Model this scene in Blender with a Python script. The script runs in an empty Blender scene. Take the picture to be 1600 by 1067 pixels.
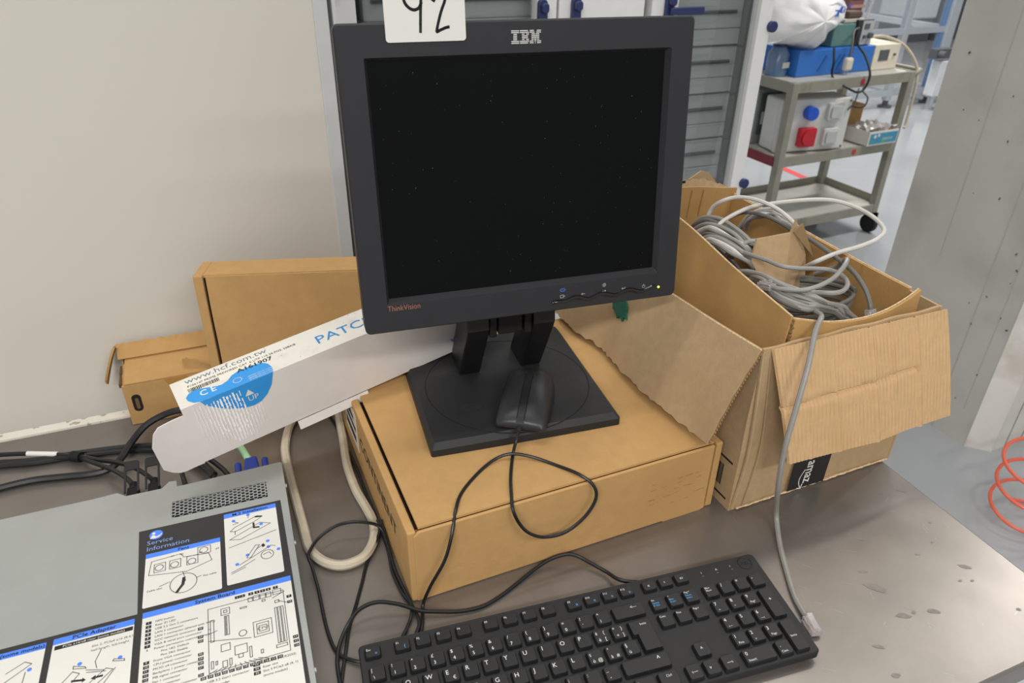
import bpy, bmesh, math, random
from mathutils import Vector, Matrix
random.seed(4)
SC = bpy.context.scene
COL = SC.collection
# ------------------------------------------------------------------ camera, world, lights, exposure
T = 0.87                                   # workbench top above the floor; helper heights below are relative to the bench top
FOC, PIT, ROL, CH = 1141.8, .5349, .0160, .6471
FW = Vector((0, math.cos(PIT), -math.sin(PIT)))
_u = Vector((0, math.sin(PIT), math.cos(PIT))); _r = Vector((1, 0, 0))
RT = _r * math.cos(ROL) + _u * math.sin(ROL)
UP = _u * math.cos(ROL) - _r * math.sin(ROL)
CAM = Vector((0, 0, CH + T))
cd = bpy.data.cameras.new('camera'); cam = bpy.data.objects.new('camera', cd); COL.objects.link(cam)
m = Matrix((RT, UP, -FW)).transposed().to_4x4(); m.translation = CAM
cam.matrix_world = m
cd.sensor_width = 36; cd.sensor_fit = 'HORIZONTAL'; cd.lens = FOC / 1600 * 36
cd.clip_start = .02; cd.clip_end = 100
cd.dof.use_dof = True; cd.dof.focus_distance = .86; cd.dof.aperture_fstop = 10
SC.camera = cam
w = bpy.data.worlds.new('world'); SC.world = w; w.use_nodes = True
w.node_tree.nodes['Background'].inputs[0].default_value = (.97, .98, 1.0, 1)
w.node_tree.nodes['Background'].inputs[1].default_value = .46
def lamp(x, y, z, sx, sy, power, yaw=.393, col=(1, .97, .93)):
    l = bpy.data.lights.new('ceiling_lamp', 'AREA'); l.shape = 'RECTANGLE'; l.size = sx; l.size_y = sy; l.energy = power; l.color = col
    o = bpy.data.objects.new('ceiling_lamp', l); COL.objects.link(o); o.location = (x, y, z + T); o.rotation_euler = (0, 0, yaw)
    return o
lamp(-.6, -1.7, 1.9, 1.5, .22, 75)
lamp(-.5, .8, 2.6, 1.5, .22, 16)
lamp(1.1, 1.9, 2.7, 1.5, .22, 16)
lamp(1.5, -1.2, 2.2, 1.5, .22, 45)
lamp(3.0, 3.0, 2.9, 1.5, .22, 85)
lamp(2.6, 6.5, 2.9, 1.5, .22, 150)
vs = SC.view_settings
vs.view_transform = 'Standard'; vs.look = 'None'; vs.gamma = 1; vs.use_curve_mapping = False; vs.exposure = 0.0

# ------------------------------------------------------------------ helpers
def ray(x, y): return FW + RT * ((x - 800) / FOC) - UP * ((y - 533.5) / FOC)
def at(x, y, z=0):                         # photo pixel -> world point at height z above the bench top
    d = ray(x, y); return CAM + d * ((z - CH) / d.z)
def onp(x, y, p0, n):                      # photo pixel -> world point on a plane
    d = ray(x, y); return CAM + d * ((p0 - CAM).dot(n) / d.dot(n))
def frame(x, y, z, yaw=0, pitch=0, roll=0):
    return Matrix.Translation((x, y, z + T)) @ Matrix.Rotation(yaw, 4, 'Z') @ Matrix.Rotation(-pitch, 4, 'Y') @ Matrix.Rotation(roll, 4, 'X')
def lin(h):
    h = h.lstrip('#'); c = [int(h[i:i + 2], 16) / 255 for i in (0, 2, 4)]
    return tuple((v / 12.92 if v <= .04045 else ((v + .055) / 1.055) ** 2.4) for v in c) + (1,)
MATS = {}
def mat(name, col, rough=.5, metal=0, var=.06, vs=30, bump=.0, bs=300, spec=.5, col2=None, mixs=8, mix=.5, coat=0, stretch=(1, 1, 1), rvar=0, trans=0, emit=None, alpha=1, mixc=.12):
    if name in MATS: return MATS[name]
    m = bpy.data.materials.new(name); m.use_nodes = True; MATS[name] = m
    nt = m.node_tree; N = nt.nodes; L = nt.links; b = N['Principled BSDF']
    c = lin(col)
    b.inputs['Roughness'].default_value = rough; b.inputs['Metallic'].default_value = metal
    b.inputs['Specular IOR Level'].default_value = spec; b.inputs['Coat Weight'].default_value = coat
    b.inputs['Transmission Weight'].default_value = trans; b.inputs['Alpha'].default_value = alpha
    tc = N.new('ShaderNodeTexCoord'); mp = N.new('ShaderNodeMapping'); mp.inputs['Scale'].default_value = stretch
    L.new(tc.outputs['Object'], mp.inputs['Vector'])
    nz = N.new('ShaderNodeTexNoise'); nz.inputs['Scale'].default_value = vs; nz.inputs['Detail'].default_value = 5
    L.new(mp.outputs[0], nz.inputs['Vector'])
    r = N.new('ShaderNodeValToRGB'); r.color_ramp.elements[0].position = .3; r.color_ramp.elements[1].position = .7
    r.color_ramp.elements[0].color = tuple(v * (1 - var) for v in c[:3]) + (1,)
    r.color_ramp.elements[1].color = tuple(min(1, v * (1 + var)) for v in c[:3]) + (1,)
    L.new(nz.outputs['Fac'], r.inputs[0]); out = r.outputs[0]
    if col2:
        n2 = N.new('ShaderNodeTexNoise'); n2.inputs['Scale'].default_value = mixs; n2.inputs['Detail'].default_value = 6
        L.new(mp.outputs[0], n2.inputs['Vector'])
        r2 = N.new('ShaderNodeValToRGB'); r2.color_ramp.elements[0].position = mix; r2.color_ramp.elements[1].position = min(1, mix + mixc)
        L.new(n2.outputs['Fac'], r2.inputs[0])
        mx = N.new('ShaderNodeMixRGB'); L.new(r2.outputs[0], mx.inputs[0]); L.new(out, mx.inputs[1]); mx.inputs[2].default_value = lin(col2); out = mx.outputs[0]
    L.new(out, b.inputs['Base Color'])
    if rvar:
        mr = N.new('ShaderNodeMapRange'); mr.inputs['To Min'].default_value = max(0, rough - rvar); mr.inputs['To Max'].default_value = rough + rvar
        L.new(nz.outputs['Fac'], mr.inputs['Value']); L.new(mr.outputs[0], b.inputs['Roughness'])
    if bump:
        nb = N.new('ShaderNodeTexNoise'); nb.inputs['Scale'].default_value = bs; nb.inputs['Detail'].default_value = 4; L.new(mp.outputs[0], nb.inputs['Vector'])
        bp = N.new('ShaderNodeBump'); bp.inputs['Strength'].default_value = bump; bp.inputs['Distance'].default_value = .002
        L.new(nb.outputs['Fac'], bp.inputs['Height']); L.new(bp.outputs[0], b.inputs['Normal'])
    if emit:
        b.inputs['Emission Color'].default_value = lin(col); b.inputs['Emission Strength'].default_value = emit
    return m

class MB:
    def __init__(s, M=None): s.v = []; s.f = []; s.M = M; s.mi = []
    def add(s, vs, fs, mi=0):
        o = len(s.v)
        s.v += [tuple(s.M @ Vector(p)) if s.M else tuple(p) for p in vs]
        s.f += [tuple(i + o for i in f) for f in fs]; s.mi += [mi] * len(fs); return s
    def box(s, x0, y0, z0, x1, y1, z1, mi=0):
        return s.hexa([(x0, y0, z0), (x1, y0, z0), (x1, y1, z0), (x0, y1, z0), (x0, y0, z1), (x1, y0, z1), (x1, y1, z1), (x0, y1, z1)], mi)
    def hexa(s, p, mi=0): return s.add(p, [(3, 2, 1, 0), (4, 5, 6, 7), (0, 1, 5, 4), (1, 2, 6, 5), (2, 3, 7, 6), (3, 0, 4, 7)], mi)
    def quad(s, a, b, c, d, mi=0): return s.add([a, b, c, d], [(0, 1, 2, 3)], mi)
    def prism(s, poly, z0, z1, mi=0, P=None):
        n = len(poly); P = P or (lambda x, y, z: (x, y, z))
        vs = [P(x, y, z0) for x, y in poly] + [P(x, y, z1) for x, y in poly]
        return s.add(vs, [tuple(range(n))[::-1], tuple(range(n, 2 * n))] + [(i, (i + 1) % n, n + (i + 1) % n, n + i) for i in range(n)], mi)
    def tube(s, pts, r, n=8, closed=False, mi=0, cap=True):
        pts = [Vector(p) for p in pts]; k = len(pts); rs = r if isinstance(r, (list, tuple)) else [r] * k
        rings = []; prev = None
        for i, p in enumerate(pts):
            a = pts[(i - 1) % k] if (closed or i) else p; b = pts[(i + 1) % k] if (closed or i < k - 1) else p
            t = (b - a); t = t.normalized() if t.length > 1e-9 else Vector((0, 0, 1))
            if prev is None: prev = t.orthogonal().normalized()
            prev = (prev - t * prev.dot(t)); prev = prev.normalized() if prev.length > 1e-9 else t.orthogonal().normalized()
            q = t.cross(prev)
            rings.append([p + (prev * math.cos(2 * math.pi * j / n) + q * math.sin(2 * math.pi * j / n)) * rs[i] for j in range(n)])
        vs = [v for g in rings for v in g]; fs = []
        for i in range(k if closed else k - 1):
            for j in range(n):
                a = i * n + j; b = i * n + (j + 1) % n; c = ((i + 1) % k) * n + (j + 1) % n; d = ((i + 1) % k) * n + j
                fs.append((a, b, c, d))
        if not closed and cap: fs += [tuple(range(n))[::-1], tuple(range((k - 1) * n, k * n))]
        return s.add(vs, fs, mi)
    def cyl(s, a, b, r, n=16, r2=None, mi=0): return s.tube([a, b], [r, r if r2 is None else r2], n, mi=mi)
    def sheet(s, g, th=.003, mi=0):          # g[i][j] grid of points, thickness below the surface
        g = [[Vector(p) for p in row] for row in g]; R = len(g); Cn = len(g[0])
        def nrm(i, j):
            a = g[min(i + 1, R - 1)][j] - g[max(i - 1, 0)][j]; b = g[i][min(j + 1, Cn - 1)] - g[i][max(j - 1, 0)]
            n = a.cross(b); return n.normalized() if n.length > 1e-12 else Vector((0, 0, 1))
        vs = [p for row in g for p in row] + [g[i][j] - nrm(i, j) * th for i in range(R) for j in range(Cn)]
        fs = []; o = R * Cn; I = lambda i, j: i * Cn + j
        for i in range(R - 1):
            for j in range(Cn - 1):
                fs.append((I(i, j), I(i + 1, j), I(i + 1, j + 1), I(i, j + 1))); fs.append((o + I(i, j), o + I(i, j + 1), o + I(i + 1, j + 1), o + I(i + 1, j)))
        bd = [(I(0, j), I(0, j + 1)) for j in range(Cn - 1)] + [(I(i, Cn - 1), I(i + 1, Cn - 1)) for i in range(R - 1)] + [(I(R - 1, j + 1), I(R - 1, j)) for j in range(Cn - 1)][::-1] + [(I(i + 1, 0), I(i, 0)) for i in range(R - 1)][::-1]
        fs += [(a, b, b + o, a + o) for a, b in bd]
        return s.add(vs, fs, mi)
    def strokes(s, lines, wd, P):             # flat line drawing: polylines of (x,y) as thin quads, P maps to space
        for ln in lines:
            for (x0, y0), (x1, y1) in zip(ln, ln[1:]):
                d = math.hypot(x1 - x0, y1 - y0)
                if d < 1e-7: continue
                nx, ny = -(y1 - y0) / d * wd / 2, (x1 - x0) / d * wd / 2; ex, ey = (x1 - x0) / d * wd / 2, (y1 - y0) / d * wd / 2
                s.add([P(x0 - ex + nx, y0 - ey + ny), P(x0 - ex - nx, y0 - ey - ny), P(x1 + ex - nx, y1 + ey - ny), P(x1 + ex + nx, y1 + ey + ny)], [(0, 1, 2, 3)])
        return s

def WM(o):
    return o.matrix_basis if o.parent is None else WM(o.parent) @ o.matrix_basis
def smooth(me, ang=40):
    me.shade_smooth(); 
    try: me.set_sharp_from_angle(angle=math.radians(ang))
    except Exception: pass
def part(name, mb, mats, parent=None, sm=False, bevel=0, seg=2, kind=None, label=None, solid=0):
    me = bpy.data.meshes.new(name); me.from_pydata(mb.v, [], mb.f)
    mats = mats if isinstance(mats, (list, tuple)) else [mats]
    for q in mats: me.materials.append(q)
    if len(mats) > 1: me.polygons.foreach_set('material_index', mb.mi)
    bm = bmesh.new(); bm.from_mesh(me); bmesh.ops.recalc_face_normals(bm, faces=bm.faces); bm.to_mesh(me); bm.free()
    o = bpy.data.objects.new(name, me); COL.objects.link(o)
    if parent is not None:
        o.parent = parent; me.transform(WM(parent).inverted())
    if sm: smooth(me)
    if bevel:
        b = o.modifiers.new('b', 'BEVEL'); b.width = bevel; b.segments = seg; b.limit_method = 'ANGLE'; b.angle_limit = math.radians(40)
    if kind: o['kind'] = kind
    if label: o['label'] = label
    return o
def tag(o, label, cat, group=None):
    o['label'] = label; o['category'] = cat
    if group: o['group'] = group
    return o
def thing(name, label, cat, M, group=None):
    o = bpy.data.objects.new(name, None); COL.objects.link(o); o.empty_display_size = .02; o.matrix_basis = M.copy()
    return tag(o, label, cat, group)
def single(name, mb, mats, label, cat, group=None, loc=None, **k):
    o = part(name, mb, mats, None, **k); p = Vector(loc if loc is not None else mb.v[0])
    o.data.transform(Matrix.Translation(-p)); o.location = p
    return tag(o, label, cat, group)
def struct(name, mb, mats, parent=None, **k):
    o = part(name, mb, mats, parent, **k); o['kind'] = 'structure'; return o
def spline(p, n=8, closed=False):
    p = [Vector(q) for q in p]; out = []; k = len(p)
    for i in range(k if closed else k - 1):
        if closed: a, b, c, d = p[(i - 1) % k], p[i], p[(i + 1) % k], p[(i + 2) % k]
        else: a, b, c, d = p[max(i - 1, 0)], p[i], p[i + 1], p[min(i + 2, k - 1)]
        for j in range(n):
            t = j / n; out.append(.5 * (2 * b + (c - a) * t + (2 * a - 5 * b + 4 * c - d) * t * t + (3 * b - a - 3 * c + d) * t ** 3))
    if not closed: out.append(p[-1])
    return out
_tc = {}
def tmesh(s, size, mt, ax='LEFT', sx=1, ext=0, off=0):
    key = (s, size, mt.name, ax, sx, ext, off)
    if key in _tc: return _tc[key]
    c = bpy.data.curves.new('t', 'FONT'); c.body = s; c.size = size; c.align_x = ax; c.resolution_u = 2; c.extrude = ext; c.offset = off
    o = bpy.data.objects.new('t', c); COL.objects.link(o)
    bpy.context.view_layer.update()
    me = bpy.data.meshes.new_from_object(o.evaluated_get(bpy.context.evaluated_depsgraph_get()))
    bpy.data.objects.remove(o); bpy.data.curves.remove(c)
    me.transform(Matrix.Diagonal((sx, 1, 1, 1))); me.materials.clear(); me.materials.append(mt); _tc[key] = me
    return me
def text(name, s, size, mt, parent, M, ax='LEFT', sx=1, ext=0, off=0, local=False):
    o = bpy.data.objects.new(name, tmesh(s, size, mt, ax, sx, ext, off)); COL.objects.link(o); o.parent = parent
    o.matrix_basis = M if local else WM(parent).inverted() @ M
    return o
def tr(x, y, z): return Matrix.Translation((x, y, z))
def rx(a): return Matrix.Rotation(a, 4, 'X')
def ry(a): return Matrix.Rotation(a, 4, 'Y')
def rz(a): return Matrix.Rotation(a, 4, 'Z')
def circ(cx, cy, r, n=24, a0=0, a1=2 * math.pi): return [(cx + r * math.cos(a0 + (a1 - a0) * i / n), cy + r * math.sin(a0 + (a1 - a0) * i / n)) for i in range(n + (0 if abs(a1 - a0 - 2 * math.pi) < 1e-6 else 1))]
def rrect(x0, y0, x1, y1, r, n=4):
    out = []
    for cx, cy, a in ((x1 - r, y1 - r, 0), (x0 + r, y1 - r, 90), (x0 + r, y0 + r, 180), (x1 - r, y0 + r, 270)):
        out += [(cx + r * math.cos(math.radians(a + 90 * i / n)), cy + r * math.sin(math.radians(a + 90 * i / n))) for i in range(n + 1)]
    return out
# ------------------------------------------------------------------ materials
card = mat('cardboard', '#b8925f', .8, var=.05, vs=60, bump=.15, bs=500, col2='#af8856', mixs=5, mix=.5, mixc=.3, spec=.25)
cardk = mat('cardboard_grey_brown', '#ad9370', .85, var=.06, vs=90, bump=.2, bs=500, col2='#a38864', mixs=6, mix=.5, mixc=.3, spec=.2)
cardi = mat('cardboard_gold', '#b18b57', .75, var=.06, vs=40, bump=.15, bs=300, col2='#a37d4a', mixs=6, mix=.5, mixc=.3, spec=.3)
flute = mat('cardboard_cut_edge', '#cdb28c', .9, var=.3, vs=400)
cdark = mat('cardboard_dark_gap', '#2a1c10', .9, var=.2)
mon_p = mat('monitor_plastic', '#2a2a2d', .5, var=.04, vs=60, bump=.08, bs=1500, spec=.3)
mon_b = mat('stand_plastic', '#272728', .5, var=.08, vs=25, bump=.1, bs=1200, spec=.3, col2='#3a3a39', mixs=12, mix=.56, mixc=.25)
blk = mat('black_plastic', '#161617', .42, var=.05, spec=.4)
blkm = mat('black_matte', '#151516', .6, var=.05, spec=.3)
screen_m = mat('screen_black', '#050606', .3, var=.1, vs=12, spec=.15)
kb_m = mat('keyboard_plastic', '#1f1f20', .5, var=.06, vs=80, bump=.1, bs=1500, spec=.35)
key_m = mat('key_plastic', '#1a1a1b', .45, var=.06, vs=80, bump=.06, bs=1500, spec=.4)
cab_k = mat('black_cable', '#17181a', .4, var=.05, spec=.45)
cab_g = mat('grey_cable', '#8b8984', .42, var=.06, vs=80, spec=.4)
cab_w = mat('light_grey_cable', '#c2bfb8', .45, var=.06, vs=80, spec=.4)
cab_d = mat('dark_grey_cable', '#66645f', .45, var=.06, spec=.4)
cab_o = mat('old_beige_cable', '#bdb39f', .55, var=.08, vs=60, col2='#9b917f', mixs=18, mix=.6, spec=.3)
steel = mat('bench_steel', '#857f79', .33, metal=.6, var=.08, vs=14, bump=.05, bs=90, col2='#7a746e', mixs=9, mix=.5, mixc=.25, rvar=.07, spec=.5)
white = mat('white_paint', '#e6e6e4', .4, var=.02)
lab_w = mat('label_white', '#d8d6cf', .45, var=.015, spec=.4)
ink = mat('ink_black', '#1c1c1c', .6, var=0)
inkg = mat('ink_grey', '#5f5f5f', .6, var=0)
pblue = mat('print_blue', '#4a82ee', .45, var=.02)
srv = mat('server_grey', '#a0a3a0', .42, metal=.25, var=.03, vs=25, bump=.05, bs=900, rvar=.05, col2='#979a97', mixs=4, mix=.5, mixc=.3)
clear = mat('clear_plastic', '#f2eeee', .12, var=.05, trans=.75, spec=.6)
alu = mat('aluminium', '#c3c9cf', .35, metal=.4, var=.03)
navy = mat('navy_plastic', '#26325e', .45, var=.04)
kw = mat('legend_white', '#d5d5d2', .6, var=0)
kbl = mat('legend_blue', '#4f9fd8', .6, var=0)
# ------------------------------------------------------------------ the setting
floor_m = mat('floor_epoxy', '#a6a9ab', .12, var=.04, vs=3, col2='#989c9f', mixs=1.2, mix=.5, mixc=.3, rvar=.05, bump=.02, bs=40, spec=.6)
wall_m = mat('panel_paint', '#cfcbc1', .35, var=.015, vs=2, spec=.4)
conc = mat('pillar_concrete', '#bcb9b2', .8, var=.06, vs=5, bump=.3, bs=60, col2='#a5a29b', mixs=3.2, mix=.5, mixc=.25)
concw = mat('pillar_white_paint', '#dcd8d0', .7, var=.05, vs=6, bump=.2, bs=40, col2='#bab3a8', mixs=5, mix=.56, mixc=.2)
pit = mat('concrete_pit', '#4c4a48', .9)
TA = .393
TF = frame(0, 0, 0, TA)
TX = Vector((math.cos(TA), math.sin(TA), 0)); TY = Vector((-math.sin(TA), math.cos(TA), 0))
def wp(x, y, ty):                          # pixel -> (tx, z) on a vertical plane parallel to the bench's back edge
    p = onp(x, y, TY * ty, TY); return p.dot(TX), p.z - T
struct('floor', MB().box(-7, -4, -.05, 14, 22, 0), floor_m)
struct('wall_back', MB().box(-7, 21, 0, 14, 21.2, 5), mat('far_wall', '#d5dade', .7, var=.02))
WY = 1.064; WX = wp(511, 210, WY)[0]
# left partition panel with its edge profiles
wl = struct('wall_left', MB(TF).box(-1.7, WY, -T, WX, WY + .04, 1.5), wall_m)
t1 = struct('trim_1', MB(TF).box(WX, WY - .004, -T, WX + .0187, WY + .045, 1.5), mat('profile_grey', '#c4c6c6', .35, var=.02), bevel=.001)
struct('trim_2', MB(TF).box(WX + .0187, WY + .01, -T, WX + .0247, WY + .045, 1.5), mat('profile_groove', '#7c7e80', .5))
struct('trim_3', MB(TF).box(WX + .0247, WY - .002, -T, WX + .0297, WY + .045, 1.5), MATS['profile_grey'])
# red tape line on the floor
a, b = at(1140, 226, -T), at(1300, 297, -T); d = (b - a).normalized(); q = Vector((-d.y, d.x, 0)) * .03; a -= d * 3; b -= d * .15; up = Vector((0, 0, .0012))
single('floor_marking', MB().hexa([a - q, b - q, b + q, a + q, a - q + up, b - q + up, b + q + up, a + q + up]), mat('red_tape', '#d6464a', .4), 'thin red line of tape on the pale floor behind the trolley', 'floor marking', loc=a)
# concrete pillar
pa = .45; px_ = Vector((math.cos(pa), math.sin(pa), 0)); py_ = Vector((-math.sin(pa), math.cos(pa), 0))
PF = frame(1.5322, 1.8762, 0, pa)
ch = .055
pil = struct('pillar', MB(PF).prism([(0, ch), (0, .52), (.62, .52), (.62, 0), (ch, 0)], -T, 2.2), conc)
struct('pillar_corner_paint', MB(PF).prism([(-.002, ch), (ch, -.002), (.63, -.002), (.63, .002), (ch, .002), (.002, ch)], -T, 2.2), concw, pil)
pl = MB(PF); random.seed(11)
for i in range(34):
    y, z, r = random.uniform(.07, .5), random.uniform(-.75, .75), random.uniform(.0012, .0045)
    pl.tube([(-.0004, y - .5 * r * random.random(), z), (-.0014, y, z + r * random.uniform(-.5, .5))], [r, r * .8], 7)
part('air_holes', pl, pit, pil, kind='stuff')
part('formwork_seam', MB(PF).box(-.0012, .175, -T, .002, .178, 2.2).box(-.0012, .345, -.3, .002, .3475, 2.2).box(-.001, .10, -.75, .002, .1012, .5), mat('seam', '#afaca5', .85), pil)
part('panel_joint', MB(PF).box(.12, -.0035, -T, .123, .0, 2.2).box(.2, -.0035, -T, .203, 0, 2.2), mat('joint_dark', '#8d8378', .8), pil)
# ------------------------------------------------------------------ glazed storage cabinet behind the partition
CB = 1.78
gl = mat('door_glass', '#dfe6e6', .04, var=0, trans=1, spec=.5, alpha=.22)
drw = mat('drawer_grey', '#989d9c', .5, var=.03, vs=10)
dkg = mat('drawer_slot', '#2f3334', .6)
inn = mat('cabinet_inside', '#33373a', .7)
cab = thing('storage_cabinet', 'row of white cabinets with glazed doors and navy handles behind the monitor', 'cabinet', TF @ tr(.9, CB, -T))
zt, zb = 1.12, -T
part('carcass', MB(TF).box(.29, CB + .55, zb, 1.49, CB + .57, zt).box(.29, CB + .02, zb, .31, CB + .55, zt).box(1.47, CB + .02, zb, 1.49, CB + .55, zt).box(.29, CB + .02, zt - .02, 1.49, CB + .55, zt).box(.29, CB + .02, zb, 1.49, CB + .55, zb + .09).box(.825, CB + .02, zb, .845, CB + .55, zt).box(1.085, CB + .02, zb, 1.105, CB + .55, zt), inn, cab)
def door(x0, x1, glazed, s0=.045, s1=.05, name='door'):
    M = MB(TF)
    if glazed:
        M.box(x0, CB - .02, zb + .09, x0 + s0, CB + .018, zt - .03).box(x1 - s1, CB - .02, zb + .09, x1, CB + .018, zt - .03).box(x0 + s0, CB - .02, zt - .1, x1 - s1, CB + .018, zt - .03).box(x0 + s0, CB - .02, zb + .09, x1 - s1, CB + .018, zb + .16)
    else: M.box(x0, CB - .02, zb + .09, x1, CB + .018, zt - .03)
    d = part(name, M, white, cab, bevel=.002)
    if glazed: part('pane', MB(TF).box(x0 + s0, CB - .004, zb + .16, x1 - s1, CB, zt - .1), gl, d)
    return d
d1 = door(.296, .834, True, .048, .052); d2 = door(.84, 1.081, False); d3 = door(1.103, 1.491, True, .08, .042)
def handle(d, x, z, lever=0):
    M = MB(TF).prism(rrect(x - .012, z - .055, x + .012, z + .022, .0115), -.035, -.021, P=lambda a, b, c: (a, CB + c, b)).prism(rrect(x - .009, z - .008, x + .009, z + .014, .007), -.05, -.035, P=lambda a, b, c: (a, CB + c, b))
    if lever: M.box(x - .005, CB - .052, z - .03, x + .093, CB - .04, z - .012)
    part('handle', M, navy, d, bevel=.002, sm=True)
handle(d1, .792, .44); handle(d2, .882, .443); handle(d3, 1.15, .447, 1)
for d, x, z in ((d1, .287, -.072), (d3, 1.489, .375), (d3, 1.489, -.072), (d1, .287, .5)):
    part('hinge', MB(TF).prism(circ(x + .004, z, .015, 20), -.024, -.01, P=lambda a, b, c: (a, CB + c - .008, b)), navy, d, bevel=.002)
def tower(x0, x1, zs):
    for k in range(len(zs) - 1):
        z0, z1 = zs[k], zs[k + 1]; h = z1 - z0
        d = part('drawer', MB(TF).box(x0, CB + .06, z0 + .003, x1, CB + .4, z0 + .34 * h).box(x0, CB + .06, z0 + .355 * h, x1, CB + .4, z1 - .003), drw, cab, bevel=.0015)
        part('slot', MB(TF).box(x0 + .02, CB + .055, z0 + .64 * h, x1 - .022, CB + .062, z0 + .71 * h), dkg, d)
zs = [-.867 + .1323 * i + .06 for i in range(14)]
zs = [z + (.053 - zs[6]) - .0 for z in zs]; zs = [z for z in zs if z > -.77 and z < 1.05]
tower(1.125, 1.452, zs); tower(.375, .815, [z + .05 for z in zs])
# ------------------------------------------------------------------ far machine enclosures on the hall floor
blu = mat('blue_panel', '#6f93bf', .4); mg = mat('machine_grey', '#8e9498', .5); mw = mat('machine_white', '#dfe3e6', .4); mdk = mat('machine_dark', '#54585b', .6)
pc = mat('clear_guard', '#c9d4e0', .1, var=0, alpha=.12)
f0 = at(1445, 160, -T); f0.z = 0
EF = Matrix.Translation((f0.x, f0.y, 0)) @ rz(.42)
en = thing('machine_enclosure', 'aluminium profile machine guard with clear panels beyond the trolley', 'machine guard', EF)
for x, y, s in ((0, 0, .05), (-.52, 0, .03), (-1.1, 0, .03), (0, 1.5, .04), (-1.1, 1.5, .035)):
    p = part('post', MB(EF).box(x - s, y - s, .06, x + s, y + s, 2.6), alu, en, bevel=.004)
    part('levelling_foot', MB(EF).cyl((x, y, 0), (x, y, .06), .025, 12).cyl((x, y, 0), (x, y, .015), .06, 14), mdk, p)
for z in (.1, .62, 1.2, 2.4):
    part('crossbar', MB(EF).box(-1.1, -.025, z, -.05, .025, z + .05), alu, en)
    part('crossbar', MB(EF).box(-1.1, 1.475, z, -.05, 1.525, z + .05), alu, en)
part('crossbar', MB(EF).box(-.03, .0, .62, .03, 1.5, .67).box(-.03, 0, .1, .03, 1.5, .15), alu, en)
part('blue_strip', MB(EF).box(-.085, -.02, .1, -.052, .02, 2.4), blu, en)
part('blue_header', MB(EF).box(-.6, -.02, 1.28, -.086, .02, 1.42), blu, en)
for x0, x1 in ((-.5, -.09), (-1.07, -.55)):
    part('guard_panel', MB(EF).box(x0, -.004, .67, x1, .004, 1.2), pc, en)
q_ = at(1435, 66, -T); MC1 = Matrix.Translation((q_.x, q_.y, 0)) @ rz(.42); MC2 = MC1 @ tr(.5, 0, 0)
c = thing('machine_console', 'white machine console standing behind the clear guard', 'machine', MC1)
part('body', MB(MC1).box(-.22, 0, .3, .22, .6, 1.7), mw, c, bevel=.02); part('base', MB(MC1).box(-.2, .03, 0, .2, .56, .3), mdk, c)
c = thing('machine_block', 'grey machine block right of the white console behind the guard', 'machine', MC2)
part('body', MB(MC2).box(-.2, 0, .55, .3, .6, 1.7), mg, c, bevel=.01); part('lower_body', MB(MC2).box(-.18, .04, 0, .28, .56, .55), mdk, c)
c = thing('pneumatic_unit', 'small white pneumatic unit with black fittings on the guard foot', 'air unit', EF @ tr(-.2, -.2, 0))
part('body', MB(EF).box(-.26, -.25, .12, -.14, -.15, .42), mw, c, bevel=.008); part('valve', MB(EF).box(-.34, -.24, .44, -.12, -.16, .52).cyl((-.3, -.2, .48), (-.3, -.3, .48), .03, 12), mdk, c, bevel=.004); part('stand', MB(EF).box(-.22, -.22, 0, -.18, -.18, .12), alu, c)
c = thing('far_machine', 'pale grey machine bench at the far left of the hall behind the trolley', 'machine', frame(1.75, 6.6, -T, .42))
FM = frame(1.75, 6.6, -T, .42)
part('worktop', MB(FM).box(-1.3, -.5, .62, .35, .5, .68), mw, c, bevel=.008); part('cabinet_body', MB(FM).box(-1.2, -.3, .2, -.1, .45, .62), mg, c)
for x in (-1.25, .28): part('leg', MB(FM).box(x, -.45, 0, x + .05, -.4, .62), alu, c); part('leg', MB(FM).box(x, .4, 0, x + .05, .45, .62), alu, c)
part('upper_unit', MB(FM).box(-1.2, -.1, .68, -.2, .4, 1.3), mat('machine_blue_grey', '#aeb9c6', .4), c, bevel=.02)
# ------------------------------------------------------------------ service trolley with instruments
ca = .455; KF = frame(1.265, 3.465, 0, ca)
tro_m = mat('trolley_paint', '#8f8d80', .5, var=.06, vs=12, col2='#7b796d', mixs=9, mix=.58)
rub = mat('rubber_black', '#1a1a1a', .7)
ZT, ZM, ZL, W_, D_ = -.023, -.369, -.71, .8, .42
tro = thing('service_trolley', 'grey-green three-shelf steel trolley on casters loaded with instruments', 'trolley', KF @ tr(.4, .2, -T))
def tray(z, h):
    s = part('shelf', MB(KF).box(.012, .012, z - .012, W_ - .012, D_ - .012, z), mat('shelf_top', '#b5b3aa', .4, var=.06, vs=10), tro)
    part('rim', MB(KF).box(0, 0, z - h, W_, .012, z + .004).box(0, D_ - .012, z - h, W_, D_, z + .004).box(0, .012, z - h, .012, D_ - .012, z + .004).box(W_ - .012, .012, z - h, W_, D_ - .012, z + .004), tro_m, s, bevel=.002)
    return s
tray(ZT, .045); tray(ZM, .045)
s = tray(ZL, .045)
part('upstand', MB(KF).box(0, D_ - .006, ZL, W_, D_, ZL + .04).box(W_ - .006, 0, ZL, W_, D_, ZL + .04), tro_m, s)
for x, y in ((0, 0), (W_ - .035, 0), (0, D_ - .035), (W_ - .035, D_ - .035)):
    l = part('leg', MB(KF).box(x - .002, y - .002, ZL - .045, x + .037, y + .037, ZT + .002), tro_m, tro, bevel=.003)
    cx, cy = x + .017, y + .017
    part('caster', MB(KF).cyl((cx - .014, cy, -T + .05), (cx + .014, cy, -T + .05), .05, 20).box(cx - .022, cy - .03, -T + .055, cx - .016, cy + .03, ZL - .045).box(cx + .016, cy - .03, -T + .055, cx + .022, cy + .03, ZL - .045), rub, l, bevel=.003)
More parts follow.
